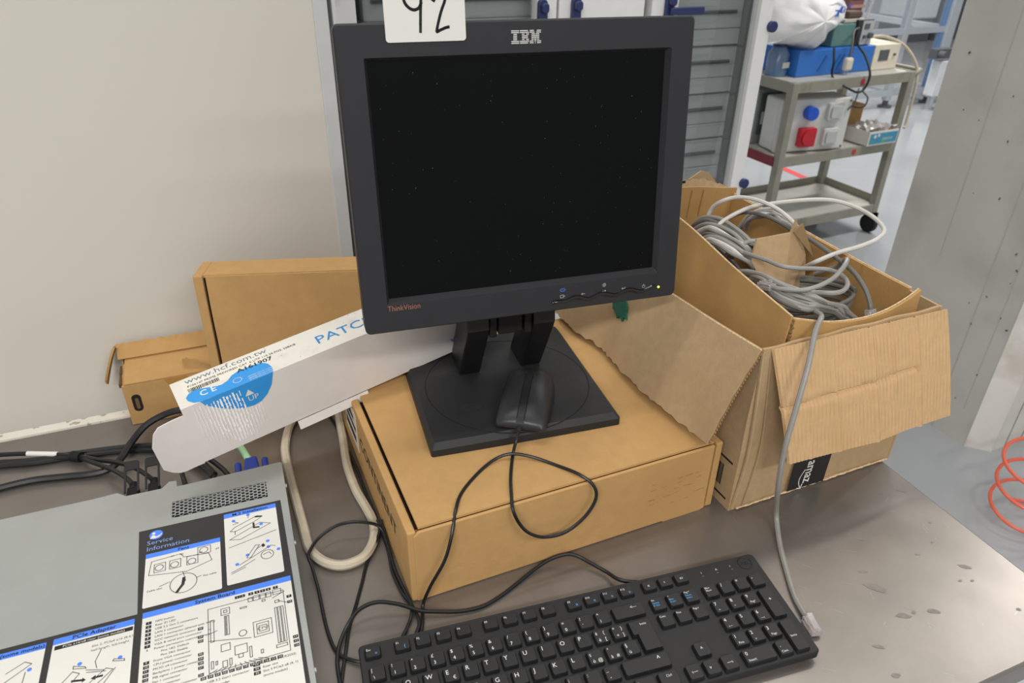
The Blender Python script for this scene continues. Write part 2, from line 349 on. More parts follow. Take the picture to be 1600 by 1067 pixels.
part('handle', MB(KF).tube(spline([(W_ + .0, .02, ZT - .02), (W_ + .05, .02, ZT + .0), (W_ + .06, .06, ZT + .0), (W_ + .06, D_ - .06, ZT), (W_ + .05, D_ - .02, ZT), (W_, D_ - .02, ZT - .02)], 6), .011, 10), tro_m, tro, sm=True)
part('edge_strip', MB(KF).box(-.001, .03, ZM - .043, -.008, D_ - .02, ZM + .002), mat('maroon', '#7c2430', .5), tro)
for x, z in ((.44, ZT - .02), (.5, ZM - .02)): part('sticker', MB(KF).prism(circ(x, z, .014, 16), -.002, 0, P=lambda a, b, c: (a, c, b)), mat('sticker_red', '#b5303a', .5), tro)
# blue bench instrument
o = thing('bench_supply', 'long blue instrument case with a beige end panel on the top trolley shelf', 'instrument', KF @ tr(.42, .22, ZT))
blu2 = mat('instrument_blue', '#2f6fc0', .45, var=.03); bei = mat('instrument_beige', '#d9d2c0', .5)
part('case', MB(KF).box(.11, .11, ZT + .001, .6, .38, ZT + .118), blu2, o, bevel=.003)
e = part('end_panel', MB(KF).box(.6, .105, ZT + .001, .775, .38, ZT + .12), bei, o, bevel=.003)
part('display', MB(KF).box(.635, .102, ZT + .045, .70, .106, ZT + .095), mdk, e); part('knob', MB(KF).cyl((.74, .106, ZT + .07), (.74, .096, ZT + .07), .006, 12), mdk, e)
for x in (.24, .33, .36): part('vent_slit', MB(KF).hexa([(x, .1085, ZT + .02), (x + .006, .1085, ZT + .02), (x + .006, .112, ZT + .02), (x, .112, ZT + .02), (x + .04, .1085, ZT + .09), (x + .046, .1085, ZT + .09), (x + .046, .112, ZT + .09), (x + .04, .112, ZT + .09)]), mat('slit', '#1b4a8c', .6), o)
# soldering station
o = thing('soldering_station', 'teal soldering station with a grey control panel on the blue case', 'soldering station', KF @ tr(.45, .2, ZT + .118))
z0 = ZT + .12
part('transformer', MB(KF).box(.33, .14, z0, .47, .3, z0 + .1), mat('teal', '#5f8580', .5, var=.04), o, bevel=.004)
cp = part('control_unit', MB(KF).box(.475, .13, z0, .575, .3, z0 + .115), mat('unit_dark', '#2c2d2e', .5), o, bevel=.003)
part('front_plate', MB(KF).box(.5, .125, z0 + .004, .573, .131, z0 + .11), mat('plate_grey', '#a9adae', .4), cp)
part('display', MB(KF).box(.512, .122, z0 + .075, .545, .126, z0 + .098), mdk, cp); part('knob', MB(KF).cyl((.553, .126, z0 + .045), (.553, .108, z0 + .045), .013, 14), mdk, cp); part('socket', MB(KF).cyl((.52, .126, z0 + .04), (.52, .116, z0 + .04), .008, 12), mdk, cp)
part('iron_holder', MB(KF).box(.4, .15, z0 + .102, .53, .24, z0 + .118), mat('holder', '#b9b5ad', .5), o, bevel=.003)
part('sponge', MB(KF).box(.43, .16, z0 + .119, .52, .22, z0 + .15), mat('sponge_brown', '#5d4a42', .9, bump=.4, bs=100), o, bevel=.008)
single('cork', MB(KF).cyl((.605, .2, z0), (.605, .2, z0 + .03), .016, 12).cyl((.605, .2, z0 + .03), (.605, .2, z0 + .036), .016, 12, .012), mat('cork_brown', '#a8713f', .8), 'small brown cork stopper on the beige end of the blue case', 'stopper', loc=KF @ Vector((.605, .2, z0)))
# perforated red tool behind
o = thing('perforated_sleeve', 'dark red ribbed sleeve leaning behind the soldering station', 'sleeve', KF @ tr(.6, .33, z0))
part('sleeve', MB(KF).hexa([(.56, .3, z0), (.66, .3, z0), (.66, .36, z0), (.56, .36, z0), (.58, .3, z0 + .24), (.68, .3, z0 + .24), (.68, .36, z0 + .24), (.58, .36, z0 + .24)]), mat('dark_red', '#7d5350', .6), o, bevel=.006)
for i in range(5): part('rib', MB(KF).box(.568 + i * .004, .294, z0 + .02 + i * .042, .668 + i * .004, .3, z0 + .034 + i * .042), mat('pale_red', '#a98380', .6), o)
part('tube', MB(KF).tube(spline([(.66, .28, z0 + .0), (.69, .28, z0 + .1), (.72, .28, z0 + .26)], 5), .008, 8), clear, o)
# carrier bag: crumpled draped film
random.seed(5)
bag = thing('carrier_bag', 'crumpled white plastic carrier bag with blue print draped on the instruments', 'bag', KF @ tr(.2, .2, ZT + .12))
prof = [(-.06, .125), (-.07, .21), (-.055, .30), (.03, .365), (.16, .385), (.28, .375), (.37, .34), (.41, .27), (.37, .20), (.31, .145), (.245, .095), (.21, .062), (.14, .105), (.03, .118)]
cx, cz = .17, .23
for nm, yy, dep in (('film', .085, .06),):
    g = []
    for i in range(9):
        t = i / 8; row = []
        for k in range(43):
            a = k / 42 * len(prof); i0 = int(a) % len(prof); i1 = (i0 + 1) % len(prof); fr = a - int(a)
            x = prof[i0][0] * (1 - fr) + prof[i1][0] * fr; z = prof[i0][1] * (1 - fr) + prof[i1][1] * fr
            kk = math.sin(t * math.pi / 2)
            rad = math.hypot(x - cx, z - cz); fold = .022 * math.sin(a * 2.7 + 5 * t) * t + .012 * math.sin(a * 6.1 - 7 * t) * t
            row.append((cx + (x - cx) * kk, yy + .16 * t * t - .03 * (1 - t) + fold, cz + (z - cz) * kk))
        g.append(row)
    part('film', MB(KF).sheet(g, .004), mat('bag_white', '#efefee', .35, var=.02, bump=.5, bs=18), bag, sm=True)
Mx = KF @ tr(.27, .058, .262) @ rx(math.pi / 2)
part('print_mark', MB(KF).prism(rrect(.225, .245, .25, .272, .003), .06, .064, P=lambda a, b, c: (a, c, b)), mat('bag_blue', '#3b62c4', .5), bag)
part('print_mark', MB(KF).prism(rrect(.256, .258, .282, .286, .005), .06, .064, P=lambda a, b, c: (a, c, b)), mat('bag_blue', '#3b62c4', .5), bag)
text('print_letter', 'f', .03, white, bag, KF @ tr(.266, .0595, .262) @ rx(math.pi / 2), off=.0015)
text('print_text', 'segui', .022, MATS['bag_blue'], bag, KF @ tr(.288, .0595, .275) @ ry(-.35) @ rx(math.pi / 2))
part('print_line', MB(KF).box(.22, .056, .325, .36, .058, .337), MATS['bag_blue'], bag)
# plastic jar
o = thing('plastic_jar', 'clear plastic jar with a white label at the left end of the top shelf', 'jar', KF @ tr(.06, .22, ZT))
part('body', MB(KF).tube([(.07, .2, ZT + .001), (.07, .2, ZT + .1), (.07, .2, ZT + .12), (.07, .2, ZT + .13)], [.05, .05, .035, .03], 20), mat('jar_blue', '#7f9cc0', .2, trans=.4, var=.05), o, sm=True); part('label_patch', MB(KF).box(.055, .146, ZT + .04, .095, .149, ZT + .065), lab_w, o); part('lid', MB(KF).cyl((.07, .2, ZT + .13), (.07, .2, ZT + .15), .034, 18), navy, o)
# socket box on middle shelf
o = thing('socket_box', 'grey electrical distribution box with blue, red and white sockets on the middle shelf', 'socket box', KF @ tr(.23, .15, ZM))
gb = mat('box_plastic', '#cfd0cc', .45, var=.02); y0 = .075
SF = KF @ tr(.02, y0, ZM + .005) @ rz(-.18)
bdy = part('housing', MB(SF).box(.015, .03, 0, .395, .15, .25), gb, o, bevel=.012, seg=3)
part('lid', MB(SF).box(.01, .0, -.0, .4, .03, .252), gb, o, bevel=.01, seg=3)
def sock(x, z, s, mt, name='socket', cap=None):
    k = part(name, MB(SF).prism(rrect(x - s, z - s, x + s, z + s, s * .25), -.022, .0, P=lambda a, b, c: (a, c, b)), mt, o, bevel=.003)
    part('cover', MB(SF).prism(rrect(x - s * .72, z - s * .72, x + s * .72, z + s * .72, s * .3), -.03, -.022, P=lambda a, b, c: (a, c, b)), cap or mt, k, bevel=.002)
sg = mat('socket_grey', '#bcbfbe', .4)
sock(.3, .19, .042, gb, cap=sg); sock(.3, .07, .042, gb, cap=sg)
k = part('blue_socket', MB(SF).prism(circ(.16, .19, .032, 20), -.04, 0, P=lambda a, b, c: (a, c, b)), mat('cee_blue', '#2456c8', .4), o, bevel=.003)
k = part('red_socket', MB(SF).prism(rrect(.12, .03, .21, .12, .008), -.03, 0, P=lambda a, b, c: (a, c, b)), mat('cee_red', '#c02030', .4), o, bevel=.003)
part('cover', MB(SF).prism(circ(.165, .075, .036, 20), -.04, -.03, P=lambda a, b, c: (a, c, b)), MATS['cee_red'], k)
for x, z in ((.025, .015), (.385, .015), (.385, .235), (.025, .235)): part('screw', MB(SF).cyl((x, -.001, z), (x, .004, z), .006, 10), mdk, o)
part('cable_gland', MB(SF).cyl((.4, .09, .09), (.43, .09, .09), .016, 12), gb, o)
o = thing('breaker_case', 'dark grey case with a black slot behind the socket box', 'electrical case', KF @ tr(.12, .3, ZM))
part('body', MB(KF).box(.05, .26, ZM + .001, .24, .4, ZM + .27), mat('case_grey', '#8b8f90', .5), o, bevel=.006); part('dark_panel', MB(KF).box(.07, .255, ZM + .05, .2, .262, ZM + .25), mdk, o)
for i in range(3): part('switch', MB(KF).box(.085 + i * .035, .248, ZM + .1, .108 + i * .035, .256, ZM + .16), gb, o)
# carton with blue label
o = thing('small_carton', 'open white carton with a teal label and crumpled clear film on the middle shelf', 'carton', KF @ tr(.66, .1, ZM))
ZC = ZM + .006
x0, x1, y0, y1, h = .56, .765, -.02, .13, .07; cw = mat('carton_white', '#d9d6cf', .7, var=.03)
part('front', MB(KF).box(x0, y0, ZC + .002, x1, y0 + .004, ZC + h), cw, o); part('back', MB(KF).box(x0, y1 - .004, ZC + .002, x1, y1, ZC + h), cw, o)
part('side', MB(KF).box(x0, y0 + .004, ZC + .002, x0 + .004, y1 - .004, ZC + h), cw, o); part('side', MB(KF).box(x1 - .004, y0 + .004, ZC + .002, x1, y1 - .004, ZC + h), cw, o); part('bottom', MB(KF).box(x0, y0, ZC, x1, y1, ZC + .002), cw, o)
lb = part('label_panel', MB(KF).box(x0 + .008, y0 - .002, ZC + .008, x1 - .006, y0, ZC + .06), mat('label_teal', '#3f8fb0', .5, col2='#4da37a', mixs=25, mix=.55), o)
for x, z, r in ((.60, .045, .009), (.625, .05, .008)): part('flower_print', MB(KF).prism(circ(x, ZC + z, r, 12), y0 - .0035, y0 - .002, P=lambda a, b, c: (a, c, b)), lab_w, lb)
text('lettering', 'airpoux', .024, lab_w, lb, KF @ tr(.655, y0 - .003, ZC + .024) @ rx(math.pi / 2))
g = [[(x0 + .01 + i * .0185, y0 + .01 + j * .0185, ZC + h * .9 + random.uniform(-.008, .03)) for i in range(11)] for j in range(8)]
part('clear_film', MB(KF).sheet(g, .002), mat('film', '#e8e4e2', .2, trans=.5, bump=.4, bs=30), o)
single('cardboard_tray', MB(KF).box(.51, .17, ZM + .002, .70, .32, ZM + .15).box(.505, .165, ZM + .15, .705, .325, ZM + .165), card, 'brown cardboard box with a dark front standing behind the white carton', 'box', loc=KF @ Vector((.6, .25, ZM)))
# hanging leads on the trolley
def cablet(name, pts, r, mt, label, cat='cable', n=8, sides=8, group=None): return single(name, MB().tube(spline(pts, n), r, sides), mt, label, cat, group, loc=pts[0], sm=True)
K = lambda x, y, z: KF @ Vector((x, y, z))
lead = cablet('power_lead', [K(.30, .09, ZT + .125), K(.285, .06, ZT + .07), K(.29, .05, ZT), K(.33, -.02, ZT - .04), K(.39, -.03, ZT - .06), K(.43, -.03, ZT - .04), K(.45, -.02, ZT + .02), K(.46, .04, ZT + .09), K(.455, .09, ZT + .13), K(.48, .12, ZT + .16)], .0055, cab_k, 'dark lead looping over the front of the blue case')
pg = thing('lead_plug', 'beige plug hanging on a lead before the blue case', 'plug', frame(*K(.40, .06, 0).xy, ZT + .0))
part('body', MB(KF).box(.375, .06, ZT + .02, .42, .09, ZT + .08), bei, pg, bevel=.01); part('lead', MB(KF).tube(spline([(.398, .075, ZT + .08), (.405, .08, ZT + .13), (.43, .11, ZT + .19), (.48, .13, ZT + .2)], 6), .005, 8), cab_d, pg, sm=True)
part('pin', MB(KF).cyl((.388, .075, ZT + .02), (.388, .075, ZT + .003), .0025, 6), alu, pg); part('pin', MB(KF).cyl((.406, .075, ZT + .02), (.406, .075, ZT + .003), .0025, 6), alu, pg)
cablet('mains_cord', [K(.64, .2, ZT + .14), K(.72, .17, ZT + .145), K(.79, .1, ZT + .11), K(.835, .04, ZT + .03), K(.835, .01, ZT - .05), K(.83, .0, ZT - .15), K(.815, -.012, ZT - .25), K(.80, -.02, ZM + .075)], .007, cab_o, 'beige mains cord hanging down the right end of the trolley')
cablet('signal_wire', [K(.42, -.004, ZT - .05), K(.40, -.01, ZT - .12), K(.38, .05, ZT - .2), K(.37, .1, ZM + .05)], .004, cab_d, 'thin grey wire hanging left of the red sticker between trolley shelves')
cablet('signal_wire', [K(.46, -.004, ZT - .03), K(.44, -.012, ZT - .06), K(.49, -.01, ZT - .1), K(.54, .05, ZT - .16), K(.56, .18, ZM + .17)], .004, cab_d, 'thin looped wire hanging right of the red sticker to the brown box')
# ------------------------------------------------------------------ workbench
X1, Y0, Y1, X0 = .775, .2355, 1.007, -1.25
bench = thing('workbench', 'steel-topped workbench carrying the monitor, boxes and keyboard', 'workbench', TF @ tr(-.2, .62, -T))
top = part('worktop', MB(TF).box(X0, Y0, -.035, X1, Y1, 0), steel, bench, bevel=.003, seg=3)
part('rear_strip', MB(TF).box(X0, Y1, -.03, .14, Y1 + .0165, .002), mat('chipped_white', '#d8d3c8', .7, var=.05, col2='#a59a88', mixs=70, mix=.58, mixc=.04, bump=.4, bs=120), bench)
for x in (X0 + .05, X1 - .11):
    for y in (Y0 + .05, Y1 - .11): part('leg', MB(TF).box(x, y, -T, x + .06, y + .06, -.035), MATS['profile_grey'], bench, bevel=.003)
for y in (Y0 + .06, Y1 - .1): part('rail', MB(TF).box(X0 + .11, y, -.1, X1 - .11, y + .04, -.035), MATS['profile_grey'], bench)
random.seed(21); sm_ = MB(TF)
def smear(px, py, l, wd, a):
    p = at(px, py, .0002); c = TF.inverted() @ p; n = 9; pts = []
    for i in range(n):
        t = 2 * math.pi * i / n; r = random.uniform(.7, 1.15); x, y = l * math.cos(t) * r, wd * math.sin(t) * r
        pts.append((c.x + x * math.cos(a) - y * math.sin(a), c.y + x * math.sin(a) + y * math.cos(a)))
    sm_.prism(pts, .0001, .0003)
for q in ((1368, 918, .014, .005, -.9), (1413, 962, .010, .004, -.5), (1457, 955, .008, .003, -.5), (1428, 957, .003, .002, 0), (1508, 885, .008, .003, -.6), (1348, 893, .006, .002, -.4), (1345, 843, .004, .0015, -.5), (1453, 816, .0025, .0018, 0), (1457, 847, .003, .0015, 0), (1408, 767, .006, .0012, -.8), (1375, 772, .004, .001, -.2), (1378, 795, .004, .001, -.2), (1592, 952, .003, .002, 0), (1434, 866, .003, .0015, -.4), (1500, 907, .003, .0015, 0), (1519, 907, .003, .0014, 0), (1374, 1010, .007, .003, -.6), (1400, 1055, .006, .003, -.4), (250, 780, .006, .002, -.4)): smear(*q)
part('stain', sm_, mat('grease_stain', '#79726c', .5, var=.15, vs=200), top, kind='stuff')
sc_ = MB(TF)
for i in range(45):
    px, py = random.uniform(1150, 1590), random.uniform(770, 1060)
    c = TF.inverted() @ at(px, py, 0)
    if not (c.x < X1 - .02 and c.y > Y0 + .02): continue
    a = random.choice((.5, .45, -.75, -.8, 1.2)) + random.uniform(-.2, .2); l = random.uniform(.003, .014); wdt = .00013
    dx, dy = math.cos(a) * l, math.sin(a) * l; nx, ny = -math.sin(a) * wdt, math.cos(a) * wdt
    sc_.add([(c.x - nx, c.y - ny, .00025), (c.x + dx - nx, c.y + dy - ny, .00025), (c.x + dx + nx, c.y + dy + ny, .00025), (c.x + nx, c.y + ny, .00025)], [(0, 1, 2, 3)])
part('scratches', sc_, mat('scratch_bright', '#b5aea7', .35, metal=.6), top, kind='stuff')
# ------------------------------------------------------------------ flat brown mailer box under the monitor
def tf(M): return lambda x, y, z: M @ Vector((x, y, z))
FB = frame(-.1026, .5337, 0, .416); W, D, Hb = .392, .345, .1015
o = thing('mailer_box', 'large flat brown cardboard mailer box lying under the monitor stand', 'box', FB)
part('bottom_panel', MB(FB).box(.003, .003, .0005, W - .003, D, .004), card, o)
lid = part('lid_panel', MB(FB).sheet([[(.0125 + (W - .025) * i / 12, .004 + (D - .004) * j / 10, Hb - .0004 - .0022 * math.sin(math.pi * i / 12) * math.sin(math.pi * j / 10) ** .5) for i in range(13)] for j in range(11)], .003), card, o, sm=True)
part('front_panel', MB(FB).prism([(.006, .001), (W - .075, .001), (W - .073, -.0008), (W - .02, -.0008), (W - .0125, .001), (W - .0125, Hb - .001), (.0125, Hb - .001), (.006, Hb - .006)], 0, .004, P=lambda a, b, c: (a, c, b)), card, o, bevel=.0012)
part('back_panel', MB(FB).box(0, D - .004, .001, W, D, Hb - .002), card, o)
for x0, x1 in ((0, .0095), (W - .0095, W)):
    s = part('side_wall', MB(FB).box(x0, .001, .001, x1, D - .004, Hb), card, o, bevel=.002)
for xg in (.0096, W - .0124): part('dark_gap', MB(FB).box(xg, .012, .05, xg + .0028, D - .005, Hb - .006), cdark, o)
part('tuck_flap', MB(FB).tube([(.0035, .0035, .01), (.0035, .0035, Hb - .008)], .0022, 6).box(.007, .0032, Hb - .009, .0125, .0075, Hb - .003), mat('tuck_brown', '#7a5430', .8), o)
ptx = mat('print_brown_black', '#2c241c', .7)
SM = FB @ tr(-.0004, .0, .0) @ rz(math.pi) @ rz(math.pi / 2)
text('side_print', 'CONTINENT', .026, ptx, o, FB @ tr(-.0004, .222, .052) @ rz(-math.pi / 2) @ rx(math.pi / 2), sx=1.15)
part('side_label', MB(FB).box(-.0006, .235, .03, 0, .31, .09), lab_w, o)
part('side_barcode', MB(FB).box(-.0009, .245, .04, -.0006, .30, .05).box(-.0009, .24, .06, -.0006, .29, .066).box(-.0009, .25, .074, -.0006, .305, .08), ptx, o)
random.seed(17); ws = MB(FB)
for i in range(26): x_, z_ = random.uniform(.29, .365), random.choice((.028, .036, .043, .05, .058, .066)) + random.uniform(-.001, .001); ws.box(x_, -.0003, z_, x_ + random.uniform(.003, .010), .0009, z_ + .0007)
part('worn_print', ws, mat('worn_print', '#9b764c', .8, var=.2, vs=300), o, kind='stuff')
# ------------------------------------------------------------------ monitor
M0 = Vector((.0115, .74, .4083 + T)); ma, mt_ = .3004, .1158
mX = Vector((math.cos(ma), math.sin(ma), 0)); mN = Vector((math.sin(ma) * math.cos(mt_), -math.cos(ma) * math.cos(mt_), math.sin(mt_))); mU = mN.cross(mX)
MF = Matrix((mX, -mN, mU)).transposed().to_4x4(); MF.translation = M0
BF = frame(-.0118, .7977, Hb + .0004, .3)
mon = thing('monitor', 'black flat-panel monitor with a square tilting stand on the mailer box', 'monitor', BF)
def loopm(mb, loops):
    n = len(loops[0]); vs = [p for l in loops for p in l]; fs = []
    for k in range(len(loops) - 1):
        for i in range(n): fs.append((k * n + i, k * n + (i + 1) % n, (k + 1) * n + (i + 1) % n, (k + 1) * n + i))
    mb.add(vs, fs); return mb
hw, ht, hb = .1803, .149, .1525
L = lambda x0, z0, x1, z1, r, y: [(a, y, b) for a, b in rrect(x0, z0, x1, z1, r)]
bz = MB(MF); loopm(bz, [L(-hw + .004, -hb + .004, hw - .004, ht - .004, .004, .02), L(-hw, -hb, hw, ht, .006, .015), L(-hw, -hb, hw, ht, .006, -.0045), L(-hw + .0015, -hb + .0015, hw - .0015, ht - .0015, .005, -.006), L(-.1552, -.1217, .1558, .1197, .0015, -.006), L(-.152, -.1165, .1515, .1165, .0008, .001)])
bez = part('bezel', bz, mon_p, mon, sm=True)
part('screen', MB(MF).quad((-.1525, .0006, -.117), (.152, .0006, -.117), (.152, .0006, .117), (-.1525, .0006, .117)), screen_m, mon)
rh = MB(MF); loopm(rh, [L(-hw + .004, -hb + .004, hw - .004, ht - .004, .004, .02), L(-.150, -.10, .150, .12, .02, .032), L(-.12, -.06, .12, .09, .03, .058)])
rh.prism(rrect(-.12, -.06, .12, .09, .03), .057, .0585, P=lambda a, b, c: (a, c, b)); rh.box(-hw + .01, .005, -hb + .01, hw - .01, .02, ht - .01)
part('rear_housing', rh, blk, mon, sm=True)
def mpx(px, py):
    p = MF.inverted() @ onp(px, py, M0 + mN * .006, mN); return p.x, p.z
def mtx(px, py, dy=-.0062): x, z = mpx(px, py); return MF @ tr(x, dy, z) @ rx(math.pi / 2)
MP = lambda a, b, c: (a, c, b)
silver = mat('logo_silver', '#cfcfcb', .35, metal=.3, var=0)
# striped logo: eight bars, letters I B M
lx, lz0 = mpx(799, 69.5); lx1, lz1 = mpx(845, 46); lw, lh = lx1 - lx, lz1 - lz0
rowsI = [[(0, .26)], [(0, .26)], [(.07, .19)], [(.07, .19)], [(.07, .19)], [(.07, .19)], [(0, .26)], [(0, .26)]]
rowsB = [[(.29, .56)], [(.29, .59)], [(.36, .44), (.50, .59)], [(.36, .56)], [(.36, .56)], [(.36, .44), (.50, .59)], [(.29, .59)], [(.29, .56)]]
rowsM = [[(.62, .76), (.86, 1)], [(.62, .78), (.84, 1)], [(.68, .80), (.82, .94)], [(.68, .94)], [(.68, .75), (.76, .86), (.87, .94)], [(.68, .75), (.77, .85), (.87, .94)], [(.62, .75), (.785, .835), (.87, 1)], [(.62, .75), (.80, .82), (.87, 1)]]
lg = MB(MF)
for rws in (rowsI, rowsB, rowsM):
    for i, segs in enumerate(rws):
        z = lz1 - (i + .1) * lh / 8
        for a, b in segs: lg.box(lx + a * lw, -.0064, z - lh / 8 * .62, lx + b * lw, -.0058, z)
part('striped_logo', lg, silver, bez, kind='stuff')
text('brand_lettering', 'ThinkVision', .0088, mat('print_orange', '#96604c', .6, var=0), bez, mtx(606, 487.3), sx=.83)
part('button_strip', MB(MF).tube([(mpx(862 + i * 4.15, 472 - i * .60)[0], -.0066 - .001 * math.cos(i * .63), mpx(862 + i * 4.15, 472 - i * .60)[1] + .0024 * math.sin(i * .63 + 2.2) * min(1, i / 8)) for i in range(40)], [.0006] + [.0022] * 38 + [.0006], 8), mat('gloss_black', '#0d0d0e', .12, spec=.7), bez, sm=True)
x, z = mpx(1028.5, 448); part('power_light', MB(MF).prism(circ(x, z, .0014, 12), -.0068, -.0058, P=MP), mat('led_green', '#c8e84a', .3, emit=1.2), bez)
ic = MB(MF); icb = MB(MF); Pm = lambda x, z: (x, -.0062, z)
def icon(mb, px, py, lines, s): x, z = mpx(px, py); mb.strokes([[(x + a * s, z + b * s) for a, b in l] for l in lines], .0004, Pm)
circl = lambda r, n=14, a0=0, a1=6.2832: [(r * math.cos(a0 + (a1 - a0) * i / n), r * math.sin(a0 + (a1 - a0) * i / n)) for i in range(n + 1)]
icon(ic, 944, 445, [circl(.5)] + [[(.7 * math.cos(k * .785), .7 * math.sin(k * .785)), (1.1 * math.cos(k * .785), 1.1 * math.sin(k * .785))] for k in range(8)], .0021)
icon(ic, 1005.5, 447, [circl(.8, 14, 2.1, 7.3), [(0, .2), (0, 1.1)]], .0022)
icon(ic, 911, 459, [[(1, 0), (-1, 0), (-.4, .5)], [(-1, 0), (-.4, -.5)]], .002)
icon(ic, 944, 454.5, [[(-1, 0), (1, 0), (.4, .5)], [(1, 0), (.4, -.5)]], .002)
icon(ic, 974, 450.5, [[(1, .8), (1, 0), (-1, 0), (-.4, .5)], [(-1, 0), (-.4, -.5)]], .002)
icon(ic, 878.5, 463, [[(-1, .7), (.8, .7), (.8, -.7), (-1, -.7), (-1, .7)], [(.3, 0), (1.6, 0)]], .0022)
icon(icb, 879, 453, [[(-1, .8), (1, .8), (1, -.8), (-1, -.8), (-1, .8)], [(-.5, 0), (.5, 0)], [(-1.6, 0), (-1.2, 0)], [(1.2, 0), (1.7, 0)]], .0022)
part('button_icons', ic, mat('icon_grey', '#b9b9b2', .6, var=0), bez, kind='stuff'); part('input_icon', icb, mat('icon_blue', '#4a7fe0', .6, var=0), bez)
random.seed(8); du = MB(MF)
for i in range(130): x, z = random.uniform(-.148, .148), random.uniform(-.113, .113); s = random.choice((.0002, .00025, .0003, .0004)); du.box(x, .0001, z, x + s, .0004, z + s * random.uniform(.6, 2))
part('dust', du, mat('dust', '#6c6f6f', .9, var=0), mon, kind='stuff')
# stand
b2 = MB(BF); bh = .0168; loopm(b2, [[(x, y, 0) for x, y in rrect(-.1175, -.115, .1175, .115, .003)], [(x, y, .0105) for x, y in rrect(-.1175, -.115, .1175, .115, .003)], [(x, y, bh) for x, y in rrect(-.1125, -.1085, .1125, .112, .003)]])
b2.add([(x, y, bh) for x, y in rrect(-.1125, -.1085, .1125, .112, .003)], [tuple(range(20))]); b2.add([(x, y, 0) for x, y in rrect(-.1175, -.115, .1175, .115, .003)], [tuple(range(20))])
bs_ = part('stand_base', b2, mon_b, mon)
part('swivel_groove', MB(BF).tube([(.003 + .1055 * math.cos(i * math.pi / 48), -.012 + .1055 * math.sin(i * math.pi / 48), bh - .0001) for i in range(96)], .0006, 6, closed=True), blkm, bs_, sm=True)
part('oil_mark', MB(BF).prism([(-.055 + .013 * math.cos(i * .45) * (1 + .1 * math.sin(3 * i)), -.052 + .009 * math.sin(i * .45), ) for i in range(14)], bh, bh + .0002), mat('oil_dark', '#262627', .5), bs_)
for x0, x1 in ((-.0525, -.0245), (.0315, .0595)):
    pr_ = [(.021, bh), (.073, bh), (.026, .103), (.024, .135), (.01, .148), (-.012, .146), (-.026, .132), (-.028, .108), (-.022, .094)]
    part('stand_arm', MB(BF).prism(pr_, x0, x1, P=lambda a, b, c: (c, a, b)), blk, mon, bevel=.0025, seg=3)
part('tilt_bracket', MB(BF).cyl((-.024, 0, .118), (.031, 0, .118), .012, 18).box(-.012, -.022, .096, .019, .012, .17).box(-.0235, -.024, .094, -.014, .014, .16).box(.021, -.024, .094, .0305, .014, .16).box(-.024, .0, .09, .031, .02, .15).cyl((.003, 0, .096), (.003, 0, .101), .012, 16), blkm, mon, bevel=.002)
part('mount_plate', MB(MF).box(-.035, .055, -.115, .035, .064, .0), blk, mon, bevel=.003)
# ------------------------------------------------------------------ number card on the monitor
CDM = MF @ tr(0, -.0072, 0); (cx0, cz0), (cx1, _) = mpx(603, 67), mpx(728, 66.5)
card92 = thing('number_card', 'white card with handwritten number 92 stuck on the monitor frame', 'card', MF @ tr((cx0 + cx1) / 2, -.0072, cz0))
part('paper', MB(MF).prism(rrect(cx0, cz0, cx1, cz0 + .095, .003), -.0075, -.0068, P=MP), lab_w, card92)
zz = lambda x, y: mpx(500 + x / 5.333, y / 5.333)
st = [[zz(835, 262), zz(835, 100), zz(838, -20), zz(840, -150)], [zz(840, -100), zz(815, -170), zz(760, -185), zz(705, -140), zz(690, -50), zz(700, 15), zz(735, 62), zz(780, 82), zz(820, 66), zz(838, 30)],
      [zz(925, -40), zz(940, -110), zz(985, -165), zz(1035, -140), zz(1050, -70), zz(1035, 10), zz(1008, 90), zz(985, 180), zz(972, 258), zz(1000, 250), zz(1040, 232), zz(1066, 225)], [zz(932, -5), zz(945, 5)]]
part('handwriting', MB(MF).strokes([[(p.x, p.y) for p in spline([(a, b, 0) for a, b in l], 5)] for l in st], .0026, lambda x, z: (x, -.0077, z)), ink, card92)
# ------------------------------------------------------------------ mouse on the stand base
q_ = at(812, 668, Hb + bh + .006); MSF = frame(q_.x, q_.y, Hb + bh + .001, -.17)
ms = thing('mouse', 'black wired optical mouse resting on the monitor stand base', 'mouse', MSF)
secs = [(0, .055, .009), (.003, .060, .0135), (.015, .0625, .019), (.035, .064, .026), (.055, .065, .031), (.072, .0645, .0325), (.084, .061, .031), (.094, .0545, .0275), (.102, .045, .0225), (.1075, .034, .0175), (.1115, .020, .0115)]
def msec(w, h, y, n=18):
    out = []
    for i in range(n + 1):
        t = math.pi * i / n; c, s = math.cos(t), math.sin(t)
        out.append((w / 2 * math.copysign(abs(c) ** .72, c), y, .003 + (h - .003) * s ** .8))
    return out
rings = [msec(w_, h_, y_) for y_, w_, h_ in secs]; bd = MB(MSF); n = len(rings[0]); vs_ = [p for r in rings for p in r]; fs = []
for k in range(len(rings) - 1):
    for i in range(n - 1): fs.append((k * n + i, k * n + i + 1, (k + 1) * n + i + 1, (k + 1) * n + i))
    fs.append((k * n, (k + 1) * n, (k + 1) * n + n - 1, k * n + n - 1))
fs += [tuple(range(n)), tuple(range((len(rings) - 1) * n, len(rings) * n))]
bd.add(vs_, fs); part('body', bd, mat('mouse_black', '#29292b', .38, var=.04, bump=.04, bs=1500, spec=.45), ms, sm=True)
hy = lambda y: next(((1 - (y - a[0]) / (b[0] - a[0])) * a[2] + (y - a[0]) / (b[0] - a[0]) * b[2] for a, b in zip(secs, secs[1:]) if a[0] <= y <= b[0]), .02)
for sx in (-.0046, .0046): part('seam', MB(MSF).tube([(sx, y / 1000, hy(y / 1000) + .0001) for y in range(1, 76, 4)], .0004, 5), blkm, ms)
